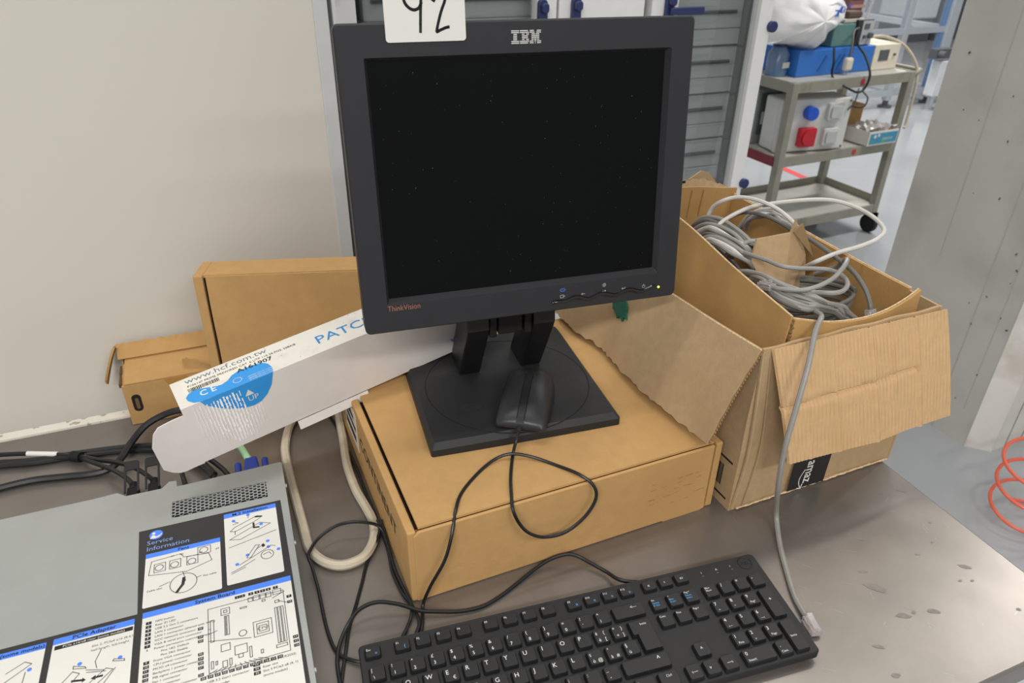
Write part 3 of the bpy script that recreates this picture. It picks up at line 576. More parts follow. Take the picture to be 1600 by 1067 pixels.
part('centre_strip', MB(MSF).sheet([[(x, y / 1000, hy(y / 1000) + .0006) for x in (-.004, 0, .004)] for y in range(1, 74, 4)], .001), key_m, ms, sm=True)
part('scroll_wheel', MB(MSF).cyl((-.0033, .027, .0155), (.0033, .027, .0155), .0085, 20), rub, ms, bevel=.0008)
part('strain_relief', MB(MSF).cyl((0, .002, .006), (0, -.009, .005), .0032, 8, .0024), rub, ms)
ffn = Vector((math.sin(.416), -math.cos(.416), 0)); ff0 = FB @ Vector((0, 0, 0))
def fp(px, py, off=.01): return onp(px, py, ff0 + ffn * off, ffn)
mc = [MSF @ Vector((0, -.008, .005)), at(806, 690, .119), at(801, 712, .106), at(798, 745, .1045), at(799, 772, .106), fp(802, 798, .006), fp(813, 820), fp(829, 834, .014), fp(853, 839, .016), fp(884, 831, .016), fp(914, 807, .014), fp(931, 779, .01), fp(927, 758, .004), at(905, 741, .107), at(867, 726, .1045), at(832, 714, .107), at(801, 709, .110), at(777, 715.5, .107), at(750, 736, .1045), at(722, 769, .1045), at(712, 797, .106), fp(706, 835, .006), fp(695, 875, .012), fp(672, 917, .012), at(661, 945, .003), at(660, 975, .003), at(655, 1002, .003)]
part('cable', MB().tube(spline(mc, 8), .0019, 8), cab_k, ms, sm=True)
# ------------------------------------------------------------------ long white printed box leaning on the mailer box
PB = frame(-.3599, .6655, .0808, .5885, .1305, .1543); pL, pT, pW = .40, .0466, .0907
pw = mat('print_box_white', '#d8d2cd', .42, var=.02, vs=40, bump=.1, bs=60, spec=.45, coat=.15)
o = thing('patch_panel_box', 'long white printed carton with blue blob leaning from the mailer box', 'box', PB)
frt = part('front_panel', MB(PB).box(0, 0, 0, pL, .0015, pW), pw, o); tp = part('top_panel', MB(PB).box(0, .0015, pW - .0015, pL, pT, pW), mat('print_box_top', '#d6d2c8', .5, var=.03, vs=50, col2='#c8c4ba', mixs=30, mix=.6), o)
part('back_panel', MB(PB).box(0, pT - .0015, .0, pL, pT, pW - .0015), pw, o); part('bottom_panel', MB(PB).box(0, .0015, 0, pL, pT - .0015, .0015), pw, o); part('end_panel', MB(PB).box(pL - .0015, .0015, .0015, pL, pT - .0015, pW - .0015), pw, o)
g = [[(-.042 * i / 6, .0015 - .006 * (i / 6) ** 2, (-.002 + .003 * i / 6 + (.02 * max(0, (i - 3) / 3) ** 2)) * (1 - j / 8) + (pW - .010 - .022 * max(0, (i - 4) / 2) ** 2) * (j / 8)) for j in range(9)] for i in range(7)]
part('end_flap', MB(PB).sheet(g, .0012), pw, o, sm=True)
part('bottom_flap', MB(PB).sheet([[(x, -.001 - .004 * t, -.011 * t) for t in (0, .5, 1)] for x in (.115, .12, .16, .20, .207, .21)], .0012), pw, o)
pn_f = PB.to_3x3() @ Vector((0, -1, 0)); pn_t = PB.to_3x3() @ Vector((0, 0, 1)); po = PB @ Vector((0, 0, 0)); pot = PB @ Vector((0, 0, pW)); PBi = PB.inverted()
def pf(px, py): p = PBi @ onp(px, py, po, pn_f); return p.x, p.z
def ptp(px, py): p = PBi @ onp(px, py, pot, pn_t); return p.x, p.y
z5 = lambda x, y: (240 + x / 5.336, 540 + y / 5.336)
bblue = mat('blob_blue', '#2b8fd6', .38, var=.03, coat=.2)
tpts = [ptp(*z5(*q)) for q in ((395, 482), (335, 477), (285, 462), (270, 440), (290, 405), (330, 375), (380, 360), (450, 350), (520, 340), (570, 325), (620, 290), (650, 250), (700, 215), (780, 180), (850, 155), (900, 143), (950, 150), (985, 175), (998, 210))]
tpts = [(a, min(max(b, .0001), pT)) for a, b in tpts] + [(ptp(*z5(998, 225))[0], .0001)]
part('blue_print', MB(PB).prism(tpts, pW, pW + .0003), bblue, tp)
fpts = [pf(*z5(*q)) for q in ((395, 482), (430, 497), (520, 515), (640, 525), (750, 520), (840, 495), (900, 460), (950, 400), (985, 320), (998, 228))]
fpts = [(a, min(b, pW)) for a, b in fpts]; fpts[0] = (fpts[0][0], pW); fpts[-1] = (fpts[-1][0], pW)
part('blue_print', MB(PB).prism(fpts, -.0003, 0, P=MP), bblue, frt)
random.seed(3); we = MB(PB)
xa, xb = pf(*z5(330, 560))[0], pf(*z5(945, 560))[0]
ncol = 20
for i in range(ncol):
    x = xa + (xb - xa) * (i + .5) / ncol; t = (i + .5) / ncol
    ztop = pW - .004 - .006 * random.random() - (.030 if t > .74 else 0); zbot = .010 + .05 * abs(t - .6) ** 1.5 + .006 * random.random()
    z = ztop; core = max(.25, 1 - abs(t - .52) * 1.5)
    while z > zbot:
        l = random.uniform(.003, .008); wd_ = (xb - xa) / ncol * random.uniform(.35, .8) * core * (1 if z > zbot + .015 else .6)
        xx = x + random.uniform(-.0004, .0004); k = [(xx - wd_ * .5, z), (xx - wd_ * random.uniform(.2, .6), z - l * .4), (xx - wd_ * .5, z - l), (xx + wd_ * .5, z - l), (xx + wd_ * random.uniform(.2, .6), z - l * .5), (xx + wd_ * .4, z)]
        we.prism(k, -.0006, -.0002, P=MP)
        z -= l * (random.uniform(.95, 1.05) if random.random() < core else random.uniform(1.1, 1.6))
part('painted_glint_streaks', we, mat('glint_white', '#f6f4f1', .3, var=.01), frt, kind='stuff')  # bright streaks paint the glossy highlight onto the front panel
dgrey = mat('print_grey', '#6b7886', .6, var=0); pblu = mat('print_box_blue', '#2f7fc0', .5, var=0)
def ptop(px, py, s, size, mt, sx=1, off=0, nm='lettering'): x, y = ptp(px, py); text(nm, s, size, mt, tp, PB @ tr(x, y, pW + .0004), sx=sx, off=off)
def ptl(px, py, y, s, size, mt, sx=1, off=0): text('lettering', s, size, mt, tp, PB @ tr(ptp(px, py)[0], y, pW + .0004), sx=sx, off=off)
ptl(*z5(258, 310), .0362, 'www.hcf.com.tw', .0115, dgrey, 1.22); ptl(*z5(280, 345), .0292, 'P106147 PRIME PREWIRED CAT. 6 UTP 110 24 POS. 568A/B', .0048, ink, 1.05); ptl(*z5(690, 210), .0208, 'A161907', .0088, ink, 1.3, .00015)
ptop(496, 538, 'PATCH PANEL', .0205, pblu, 1.22)
x, y = ptp(*z5(290, 385))[0], .0208; bc = MB(PB); random.seed(2); q = x
while q < x + .034: wdt = random.choice((.0005, .0008, .0012)); bc.box(q, y, pW, q + wdt, y + .006, pW + .0003); q += wdt + random.choice((.0005, .0007))
part('barcode', bc, ink, tp, kind='stuff')
(lx0, ly0), (lx1_, ly1_) = ptp(*z5(282, 388)), ptp(*z5(930, 70))
part('paper_label', MB(PB).box(lx0 - .003, .019, pW, lx1_, .041, pW + .00015), mat('label_paper', '#dcd8cb', .6, var=.02), tp)
ptop(*z5(393, 425), 'C E', .0125, lab_w, 1.0, .0002)
x, y = ptp(*z5(700, 290)); part('approval_mark', MB(PB).strokes([[(x + .005 * math.cos(t * .5), y + .004 * math.sin(t * .5)) for t in range(14)]], .0006, lambda a, b: (a, b, pW + .0005)), lab_w, tp)
for i in range(3): ptl(*z5(775 , 246), .0075 - .0032 * i, 'CERTIFIED FOR CAT. 6 COMPONENT', .0022, lab_w, 1.0)
x, z = pf(*z5(805, 415)); z += .0015; part('up_arrow', MB(PB).prism([(x - .005, z), (x + .005, z), (x, z + .0085)], -.0007, -.0003, P=MP), lab_w, frt)
x, z = pf(*z5(793, 462)); text('lettering', 'UP', .0105, lab_w, frt, PB @ tr(x, -.0008, z) @ rx(math.pi / 2))
x, z = pf(705.5, 536); text('lettering', 'www', .018, pblu, frt, PB @ tr(x, -.0008, z) @ ry(-.25) @ rx(math.pi / 2), sx=.9)
random.seed(9); sp = MB(PB)
for i in range(60): x, y = random.uniform(.05, pL), random.uniform(.004, pT); s = random.uniform(.0002, .0007); sp.box(x, y, pW, x + s, y + s, pW + .0004)
part('dirt_specks', sp, inkg, tp, kind='stuff')
# ------------------------------------------------------------------ brown box standing against the partition
def wallp(px, py, off): return onp(px, py, TY * (1.035 - off), TY)
p0 = wallp(300, 432, .072); p1 = min((wallp(557, 422, .072 + .002 * k) for k in range(40)), key=lambda p: abs(p.z - p0.z))
bX = p1 - p0; bX.z = 0; bX.normalize(); bY = Vector((-bX.y, bX.x, 0)); bZ = (Vector((0, 0, 1)) + bY * .06).normalized(); bY = bZ.cross(bX)
SB = Matrix((bX, bY, bZ)).transposed().to_4x4()
hgt = (p0.z - T) / bZ.z - .0035; SB.translation = p0 - bZ * hgt
o = thing('standing_box', 'brown cardboard box standing on edge against the grey partition', 'box', SB)
SW, SD = .262, .055
part('lid_panel', MB(SB).sheet([[(.0165 + (SW - .033) * i / 16, -.0005 - .0012 * math.sin(i * .9 + j) * (1 if 0 < j < 10 else 0), hgt * j / 10 + (.0 if j < 10 else -.001)) for j in range(11)] for i in range(17)], .003), card, o, sm=True)
for x0, x1 in ((0, .0125), (SW - .0125, SW)): part('side_wall', MB(SB).box(x0, 0, 0, x1, SD, hgt), card, o, bevel=.0015)
part('top_panel', MB(SB).box(.0125, .004, hgt - .004, SW - .0125, SD, hgt - .0005), card, o); part('bottom_panel', MB(SB).box(.0125, .004, 0, SW - .0125, SD, .004), card, o); part('back_panel', MB(SB).box(.0125, SD - .004, .004, SW - .0125, SD, hgt - .004), card, o)
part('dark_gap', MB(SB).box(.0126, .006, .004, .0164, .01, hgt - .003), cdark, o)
# ------------------------------------------------------------------ small opened carton at the wall
CF = frame(-.543, .8384, .0004, .385); cw_, cdp, chh = .122, .058, .0662
o = thing('opened_carton', 'small opened brown carton with raised flaps beside the standing box', 'box', CF)
fr = part('front_panel', MB(CF).box(0, 0, 0, cw_, .003, chh), card, o, bevel=.001)
part('top_panel', MB(CF).sheet([[(.004 + (cw_ - .006) * i / 4, .0 + cdp * j / 4, chh + .008 * j / 4) for i in range(5)] for j in range(5)], .003), card, o)
part('side_panel', MB(CF).hexa([(0, .003, 0), (.003, .003, 0), (.003, cdp, 0), (0, cdp, 0), (0, .003, chh - .002), (.003, .003, chh - .002), (.003, cdp, chh + .005), (0, cdp, chh + .005)]), card, o); part('side_panel', MB(CF).box(cw_ - .003, .003, 0, cw_, cdp, chh), card, o)
part('back_panel', MB(CF).box(0, cdp, 0, cw_, cdp + .003, chh + .008), card, o)
part('raised_flap', MB(CF).sheet([[(-.004 + (cw_ + .01) * i / 20, cdp - .001 + .016 * j / 3, chh + .011 + .017 * j / 3 + (.0012 * math.sin(i * 2.3) if j == 3 else 0)) for i in range(21)] for j in range(4)], .004), cardi, o)
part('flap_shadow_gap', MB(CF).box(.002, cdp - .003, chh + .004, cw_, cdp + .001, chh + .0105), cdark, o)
g = []
for j in range(7):
    t = j / 6; wdt = .011 * math.sin(math.pi * (.25 + .7 * t)) + .002
    g.append([(-.004 - .022 * t, cdp + .010 - .012 * t + (k - 1) * wdt, chh + .027 - .050 * t ** 1.2 - .004 * (k - 1)) for k in (0, 1, 2)])
part('ear_flap', MB(CF).sheet(g, .003), cardi, o, sm=True)
part('corrugated_edge', MB(CF).box(-.0032, .004, chh - .004, .0, .03, chh + .0015).box(-.0032, .03, chh - .002, 0, .052, chh + .004), mat('corrugation', '#5e4528', .9, var=.5, vs=700), o)
part('hand_hole', MB(CF).prism(rrect(.008, .022, .02, .05, .0058), -.0006, .0, P=MP), mat('hole_dark', '#1c140c', .9), fr); part('hole_paper', MB(CF).prism(rrect(.012, .026, .0165, .044, .002), -.0009, -.0006, P=MP), mat('hole_brown', '#6b5237', .9), fr)
part('tape', MB(CF).prism([(.055, chh), (.085, chh), (.098, .03), (.072, .03)], -.0005, 0, P=MP), mat('brown_tape', '#b08444', .3, var=.03), fr)
q0, q1, q2, q3 = [CF.inverted() @ onp(a, b, CF @ Vector((0, c, 0)), TY) for a, b, c in ((266, 563, .0), (278, 561, .0), (318, 584, -.012), (290, 588, -.008))]
part('side_tab', MB(CF).prism([(.082, chh + .002), (.083, chh + .021), (.088, chh + .0225), (.10, chh + .016), (.125, chh + .004), (.125, chh - .004), (.10, chh - .004)], .012, .0155, P=lambda a, b, c: (a, c - (a - .08) * .3, b)), card, o)
# ------------------------------------------------------------------ rack server
SV = frame(-.2874, .7111, 0, .366); sh = .044
sv = thing('rack_server', 'grey rack server with a service information label on its cover', 'server', SV)
mm = lambda pts: [(a / 1000, b / 1000) for a, b in pts]
V0, V1, U0, U1 = -.0588, -.0305, -.1265, -.0212
cv = MB(SV)
rear = mm([(-435, 1), (-214, 5), (-188, 7), (-178, -2), (-139, -2), (-131, 8), (-123, 7), (-122, -4), (-112, -4), (-2, 1), (0, -1)])
for zz_ in (sh, sh - .0015):
    for pl_ in ([(-.435, V1)] + rear + [(0, V1)], [(-.435, V0), (-.435, V1), (U0, V1), (U0, V0)], [(U1, V0), (U1, V1), (0, V1), (0, V0)], [(-.435, -.545), (-.435, V0), (0, V0), (0, -.545)]): cv.add([(a, b_, zz_) for a, b_ in pl_], [tuple(range(len(pl_)))])
rim = [(-.435, -.545)] + rear + [(0, -.545)]
for (a, b_), (c_, d_) in list(zip(rim, rim[1:] + rim[:1])) + [((U0, V0), (U0, V1)), ((U0, V1), (U1, V1)), ((U1, V1), (U1, V0)), ((U1, V0), (U0, V0))]: cv.quad((a, b_, sh - .0015), (c_, d_, sh - .0015), (c_, d_, sh), (a, b_, sh))
part('top_cover', cv, srv, sv)
part('chassis', MB(SV).box(-.435, -.545, .001, 0, -.006, .004).box(-.0015, -.545, .004, 0, -.004, sh - .0015).box(-.435, -.545, .004, -.4335, -.004, sh - .0015).box(-.4335, -.008, .004, -.0015, -.005, sh - .0015).box(-.4335, -.545, .004, -.0015, -.543, sh - .0015), srv, sv)
part('inner_shadow_box', MB(SV).box(-.2, -.09, .005, -.004, -.012, .02), mat('server_inside', '#2a2c2f', .6, col2='#3a3f6c', mixs=25, mix=.55), sv)
vg = MB(SV); hr = .00302
for c in range(24):
    for r in range(5):
        cx, cy = U0 + .0012 + 1.5 * hr * c, V0 + .0032 + (r + (.5 if c % 2 else 0)) * hr * math.sqrt(3)
        h0 = [(cx + hr * 1.002 * math.cos(k * math.pi / 3), cy + hr * 1.002 * math.sin(k * math.pi / 3)) for k in range(6)]; h1 = [(cx + hr * .76 * math.cos(k * math.pi / 3), cy + hr * .76 * math.sin(k * math.pi / 3)) for k in range(6)]
        for k in range(6):
            a0, a1, b0, b1 = h0[k], h0[(k + 1) % 6], h1[k], h1[(k + 1) % 6]
            vg.add([(*a0, sh + .0002), (*a1, sh + .0002), (*b1, sh + .0002), (*b0, sh + .0002), (*b1, sh - .001), (*b0, sh - .001)], [(0, 1, 2, 3), (3, 2, 4, 5)])
part('perforated_vent', vg, srv, sv, kind='stuff')
for q in (-.03, -.13, -.3): part('rivet', MB(SV).cyl((0, q, .03), (.0015, q, .03), .0025, 10), silver, sv)
# service label
LZ = sh + .0003; lb = part('service_label', MB(SV).prism(mm([(-160, -70), (-8, -70), (-5, -330), (-435, -330), (-435, -189), (-155, -189)]), sh, LZ), mat('label_black', '#2b2a2a', .45, var=.03), sv)
LP = lambda h: (lambda x, y: (x, y, LZ + h))
def panel(x0, y0, x1, y1): return part('panel', MB(SV).prism(mm(rrect(x0, y0, x1, y1, 1.5, 2)), LZ, LZ + .0002), lab_w, lb)
def head(x0, y0, x1, y1, s, size, cx=None):
    part('header', MB(SV).prism(mm([(x0, y0), (x1, y0), (x1, y1), (x0, y1)]), LZ + .0001, LZ + .0003), pblue, lb)
    text('header_text', s, size, ink, lb, SV @ tr((cx or (x0 + x1) / 2) / 1000, (y0 + y1) / 2000 - size * .32, LZ + .0004), 'CENTER', 1.1, off=.00012)
def lt(x, y, s, size=.0034, mt=ink, sx=1.05): text('print_text', s, size, mt, lb, SV @ tr(x / 1000, y / 1000, LZ + .0004), sx=sx)
panel(-151, -184, -76, -109); panel(-71, -182, -14, -74); panel(-150, -330, -9, -190); panel(-227, -330, -157, -194); panel(-420, -330, -233, -195)
head(-151, -115.5, -76, -109, '✻ Fans'.replace('✻ ', ''), .0058); head(-71, -81, -14, -74, 'M.2 Installation', .0058); head(-150, -197, -9, -190, 'System Board', .0062, -83); head(-227, -201, -157, -194, 'PCIe Adapter', .0062); head(-420, -202, -233, -195, 'M.2 adapter (some models)', .0056, -268)
text('title_text', 'Service\nInformation', .0092, mat('title_blue', '#7f9bd0', .5, var=0), lb, SV @ tr(-.151, -.0955, LZ + .0004))
part('round_icon', MB(SV).prism([(a / 1000, b / 1000) for a, b in circ(-142, -81, 7, 24)], LZ, LZ + .0002), pblue, lb)
part('icon_figure', MB(SV).prism([(a / 1000, b / 1000) for a, b in circ(-144.5, -78.5, 1.8, 12)], LZ + .0002, LZ + .0004).prism(mm([(-148, -86), (-146, -81), (-143.5, -81.5), (-142, -84), (-138, -82.5), (-136.5, -80), (-136, -82), (-139, -85.5), (-143, -86.5)]), LZ + .0002, LZ + .0004), lab_w, lb)
part('black_bar', MB(SV).prism(mm([(-225, -207.5), (-158, -207.5), (-158, -203), (-225, -203)]), LZ + .0002, LZ + .0004), ink, lb)
text('print_text', 'PCIe x16/x8 riser (some models)', .0036, lab_w, lb, SV @ tr(-.1915, -.2066, LZ + .0005), 'CENTER', 1.1)
lt(-193, -215.5, 'Slot 2, PCIe4 x16 (8,4,1)', .0036, inkg); lt(-193, -220.5, 'half-length, full-height', .0036, inkg)
items = ['NMI button', 'Rear ID LED', 'USB 3.2 Gen 2 connectors', 'LAN 2 connector', 'LAN 1 connector (shared with XCC)', 'XCC network connector', 'VGA & serial port connector', 'Power permission override jumper', None, None, 'Front VGA connector', 'CPU power connector', 'MCIO x4 connector', 'Backplane 1 power connector', 'PIB signal connector', 'Fan 1 connector', 'Fan 2 connector', 'Front operator connector']
nb = MB(SV); k = 0
for i, s in enumerate(items):
    y = -205.5 - i * 4.65
    if s is None: lt(-132, y, 'Pins 1&2: Default' if i == 8 else 'Pins 2&3: Enable'); continue
    k += 1; lt(-138, y, s)
    if k != 8: nb.prism(mm([(-146.5, y - .7), (-141.5, y - .7), (-141.5, y + 2.7), (-146.5, y + 2.7)]), LZ + .0002, LZ + .00035)
    text('print_text', str(k), .003, lab_w if k != 8 else inkg, lb, SV @ tr(-.144, y / 1000, LZ + .0005), 'CENTER', 1.1)
lt(-92, -292, 'USB 3.2 Gen1 connector'); lt(-88, -297, '3.0 header')
for i, s in enumerate(('3V battery (CR2032)', 'Riser slot', 'Slot 3 PCIe3 x8 (4, 1)', '(some models)')):
    y = -288 - i * 4.6; lt(-44, y, s)
    if i < 3: nb.prism(mm([(-52, y - .7), (-46, y - .7), (-46, y + 2.7), (-52, y + 2.7)]), LZ + .0002, LZ + .00035); text('print_text', str(33 + i), .003, lab_w, lb, SV @ tr(-.049, y / 1000, LZ + .0005), 'CENTER', 1.1)
def tags(lst):
    for x, y, s in lst:
        nb.prism(mm([(x - 2.4, y - 1.7), (x + 2.4, y - 1.7), (x + 2.4, y + 1.7), (x - 2.4, y + 1.7)]), LZ + .0002, LZ + .00035); text('print_text', s, .003, lab_w, lb, SV @ tr(x / 1000, (y - 1.05) / 1000, LZ + .0005), 'CENTER', 1.1)
tags([(-62, -201, '1'), (-57, -201, '2'), (-49, -201, '3'), (-43, -201, '4'), (-37.5, -201, '5'), (-32, -201, '6'), (-25, -201, '7'), (-13, -217, '9'), (-13, -224, '10'), (-12, -268, '11'), (-12, -273, '12'), (-12, -278, '13')])
tags([(-97, -228 - 0, '35'), (-97, -238, '34'), (-97, -243, '33'), (-97, -258, '30'), (-97, -263, '29'), (-97, -268, '28'), (-97, -273, '27'), (-97, -281, '26')]); tags([(-95 + i * 6.1, -285.5 + (1.5 if i > 6 else 0) * 0, str(25 - i)) for i in range(12)])
part('number_boxes', nb, ink, lb, kind='stuff')
dw = MB(SV); R = lambda x0, y0, x1, y1: [(x0, y0), (x1, y0), (x1, y1), (x0, y1), (x0, y0)]
ln = [R(-90, -282, -18, -207), R(-78, -219, -70, -211), R(-75.5, -216.5, -72.5, -213.5), R(-88, -248, -85, -222), R(-73, -244, -71, -221), R(-75, -244, -74, -221), R(-52, -211, -48, -206), R(-47, -211, -41.5, -205), R(-40.5, -211, -35.5, -205), R(-34.5, -211, -30, -205), R(-28, -210, -20, -204), R(-49, -256, -32, -238), R(-46, -253, -35, -241), R(-44, -250.5, -37, -244), R(-28, -270, -26, -227), R(-25, -270, -23, -227), R(-22, -270, -20, -227), R(-60, -217, -54, -215.5), R(-79, -262, -71, -254), R(-67, -270, -56, -260), [(-90, -232), (-88, -232)], [(-90, -246), (-52, -255)], [(-90, -238), (-82, -236)], circ(-59, -247, 3.5, 16) + [(-55.5, -247)], R(-88, -278, -86, -270), R(-84, -275, -82.5, -271), R(-78, -280, -74, -273), R(-72, -279, -70, -272), R(-64, -274, -60, -270), R(-54, -277, -52, -265), R(-30, -275, -20, -272), R(-44, -276, -42, -272), R(-39, -215, -36, -213), R(-27, -221, -23, -218), [(-29, -214), (-17, -209)], [(-24, -219), (-16, -224)]]
ln += [[(-83 + i * 4, -280), (-92 + i * 6.1, -284)] for i in range(10)]
# fans drawing
for fx in (-137, -122, -105): ln += [circ(fx, -133 - (fx + 137) * .06, 4, 14) + [(fx + 4, -133 - (fx + 137) * .06)], R(fx - 5, -139, fx + 6, -127)]
ln += [[(-147, -141), (-145, -122), (-116, -120), (-113, -126), (-88, -129), (-85, -140), (-110, -148), (-147, -141)], circ(-93, -122.5, 4.2, 14) + [(-88.8, -122.5)], R(-99, -128, -86, -117), circ(-113, -163, 13, 24) + [(-100, -163)], [(-114, -147), (-113, -150)], [(-136, -160), (-126, -157)], [(-100, -160), (-96, -159)], [(-113, -150), (-111, -160), (-118, -174)]]
lt(-148, -164, 'Cable slot', .0034); lt(-94, -161, 'Fan cable', .0034)
for x, y, s in ((-126, -121.5, '1'), (-117, -122, '2'), (-98, -126, '3'), (-81, -126, '4')): lt(x, y, '#' + s, .0032)
# M.2 drawing
ln += [[(-65, -104), (-60, -99), (-36, -88), (-30, -90), (-36, -95), (-60, -106), (-65, -104)], [(-66, -117), (-33, -100), (-22, -105), (-55, -120), (-66, -117)], [(-60, -90), (-56, -93), (-62, -94)], [(-45, -84), (-45, -88)], [(-60, -105), (-60, -111)], [(-67, -129), (-17, -118)], [(-50, -150), (-40, -134), (-36, -135), (-46, -151), (-50, -150)], [(-66, -166), (-56, -162), (-42, -155)], [(-66, -168), (-52, -163)], [(-40, -141), (-34, -137)], [(-58, -158), (-24, -140), (-20, -142)], circ(-29, -152, 6.5, 18) + [(-22.5, -152)], [(-33, -151), (-27, -149), (-25, -153)]]
# PCIe drawing
ln += [[(-222, -258), (-206, -238), (-200, -242), (-214, -262)], [(-206, -232), (-196, -236), (-195, -238), (-206, -235), (-206, -232)], [(-172, -236), (-163, -239), (-163, -241), (-173, -238), (-172, -236)], [(-184, -221), (-188, -233), (-186, -241)], [(-195, -240), (-180, -245)], [(-194, -243), (-178, -247)], [(-198, -262), (-178, -244), (-172, -247), (-190, -264)], [(-170, -246), (-180, -262)], [(-262, -220), (-248, -212), (-242, -216), (-262, -230)], [(-246, -224), (-247, -240)]]
part('line_drawing', dw.strokes([mm(l) for l in ln], .0006, LP(.0005)), mat('line_grey', '#4c4c4c', .6, var=0), lb, kind='stuff')
part('drawing_arrow', MB(SV).prism(mm([(-206, -247), (-197, -249), (-197, -247.5), (-194, -250.5), (-197, -252.5), (-197, -251), (-206, -249)]), LZ + .0002, LZ + .0004).prism(mm([(-180, -250), (-186, -250), (-186, -248.5), (-190, -251), (-186, -253.5), (-186, -252), (-180, -252)]), LZ + .0002, LZ + .0004), ink, lb)
part('connector_drawing', MB(SV).prism(mm([(-41, -98), (-39, -98), (-39, -105), (-34, -106), (-34, -108), (-41, -107)]), LZ + .0002, LZ + .0004).prism(mm([(-38, -88), (-30, -89.5), (-30, -91.5), (-38, -90)]), LZ + .0002, LZ + .0004).prism(mm([(-114, -155), (-111, -155), (-112, -165), (-119, -175), (-121, -174), (-115, -164)]), LZ + .0002, LZ + .0004).prism(mm([(-34, -136), (-32, -134), (-30, -138), (-33, -140)]), LZ + .0002, LZ + .0004), ink, lb, kind='stuff')
dt = MB(SV)
for x, y in ((-61, -88), (-45, -83), (-32, -103), (-27, -132), (-27, -141), (-49, -146), (-60, -156), (-17, -148), (-201, -231), (-167, -236), (-205, -256), (-243, -222)): dt.prism([(a / 1000, b / 1000) for a, b in circ(x, y, 2, 12)], LZ + .0002, LZ + .0004)
part('step_dots', dt, pblue, lb, kind='stuff')
text('print_text', 'CPU', .0045, inkg, lb, SV @ tr(-.0405, -.2488, LZ + .0005), 'CENTER', 1.2)
# ------------------------------------------------------------------ big shipping box full of network cables
EA = .413; EF2 = frame(.2743, .6835, 0, EA); EW, ED, EH = .2735, .41, .2365
eX = Vector((math.cos(EA), math.sin(EA), 0)); eY = Vector((-math.sin(EA), math.cos(EA), 0)); eO = Vector((.2743, .6835, T))
E3 = lambda u, v, z: EF2 @ Vector((u, v, z))
def ev(px, py, v): return EF2.inverted() @ onp(px, py, eO + eY * v, eY)      # pixel on plane v = const
def eu(px, py, u): return EF2.inverted() @ onp(px, py, eO + eX * u, eX)
bx_ = thing('shipping_box', 'large open brown shipping box with folded-out flaps and a black tape band', 'box', EF2)
random.seed(6)
part('bottom_panel', MB(EF2).box(.004, .004, .0005, EW - .004, ED - .004, .004), cardk, bx_)
fr = part('front_panel', MB(EF2).sheet([[(EW * i / 30 + .001 * math.sin(j), -.0012 * math.sin(i * .8) * (.3 + .7 * (j / 8)) - .006 * math.sin(math.pi * i / 30) * math.sin(math.pi * j / 8) * .4, .0 + EH * j / 8) for i in range(31)] for j in range(9)], -.0035), cardk, bx_, sm=True)
hs = [(0, 0, .235), (.0, .08, .2285), (.002, .165, .222), (.004, .25, .214), (.002, .33, .208), (0, ED, .205)]
hsp = spline(hs, 4)
part('left_panel', MB(EF2).sheet([[(p.x, p.y, p.z * k / 6) for k in range(7)] for p in hsp], -.0035), cardk, bx_, sm=True)
part('right_panel', MB(EF2).sheet([[(EW - .0, ED * i / 8, EH * j / 4 + (.0008 * math.sin(i * 2.1) if j == 4 else 0)) for j in range(5)] for i in range(9)], .0035), cardk, bx_)
part('back_panel', MB(EF2).box(.001, ED - .0035, .001, EW - .001, ED, EH - .02), cardk, bx_)
part('corner_crease', MB(EF2).tube(spline([(.004, -.0012, .004), (.009, -.0032, .08), (.006, -.003, .15), (.0, -.001, .234)], 5), .0022, 6).tube(spline([(.02, -.002, .002), (.026, -.0035, .1), (.012, -.0015, .225)], 5), .0009, 6), cardk, bx_, kind='stuff')
part('torn_bottom_edge', MB(EF2).tube([(.01 + i * .0052, -.0025, .0027 + random.uniform(-.0006, .0006)) for i in range(50)], [random.uniform(.0010, .002) for i in range(50)], 5), flute, bx_)
# left flap: hinge polyline to torn outer edge
out = spline([(-.0465, .0045, .117), (-.046, .04, .113), (-.053, .10, .1125), (-.0545, .16, .1120), (-.053, .215, .110), (-.050, .25, .111), (-.062, .30, .1115), (-.0635, .35, .110), (-.06, .40, .11)], 5)
def resample(pl, n):
    ls = [0]
    for a, b in zip(pl, pl[1:]): ls.append(ls[-1] + (b - a).length)
    o = []
    for i in range(n):
        d = ls[-1] * i / (n - 1); k = max(j for j in range(len(ls)) if ls[j] <= d + 1e-9); k = min(k, len(pl) - 2)
        o.append(pl[k].lerp(pl[k + 1], (d - ls[k]) / max(1e-9, ls[k + 1] - ls[k])))
    return o
hp, op = resample(hsp, 60), resample(out, 60)
g = []
for i, (a, b) in enumerate(zip(hp, op)):
    jit = random.uniform(-.0022, .0022) if 3 < i < 57 else 0
    row = []
    for j in range(9):
        t = j / 8; p = a.lerp(b, t); p = p + Vector((-.0025 * math.sin(math.pi * t), 0, .002 * math.sin(math.pi * t)))
        if j == 8: p = p + (b - a).normalized() * jit
        if i == 0: p = p + Vector((0, .0006 * (-1) ** j, 0))
        row.append(p)
    g.append(row)
fl = part('left_flap', MB(EF2).sheet(g, -.0035), cardk, bx_, sm=True)
se = MB(EF2); a, b = g[0][0], g[0][8]
pp = [g[0][0].lerp(g[0][8], i / 60) + Vector((-.0025 * math.sin(math.pi * i / 60), -.0012 + .0009 * (-1) ** i, .002 * math.sin(math.pi * i / 60) + .0015)) for i in range(61)]
se.tube(pp, .0013, 5); part('serrated_edge', se, mat('serrated', '#8a6a44', .9, var=.2, vs=500), fl)
part('fold_edge', MB(EF2).tube([p + Vector((-.0006, 0, .0004)) for p in hsp], .0012, 6), flute, fl, sm=True)
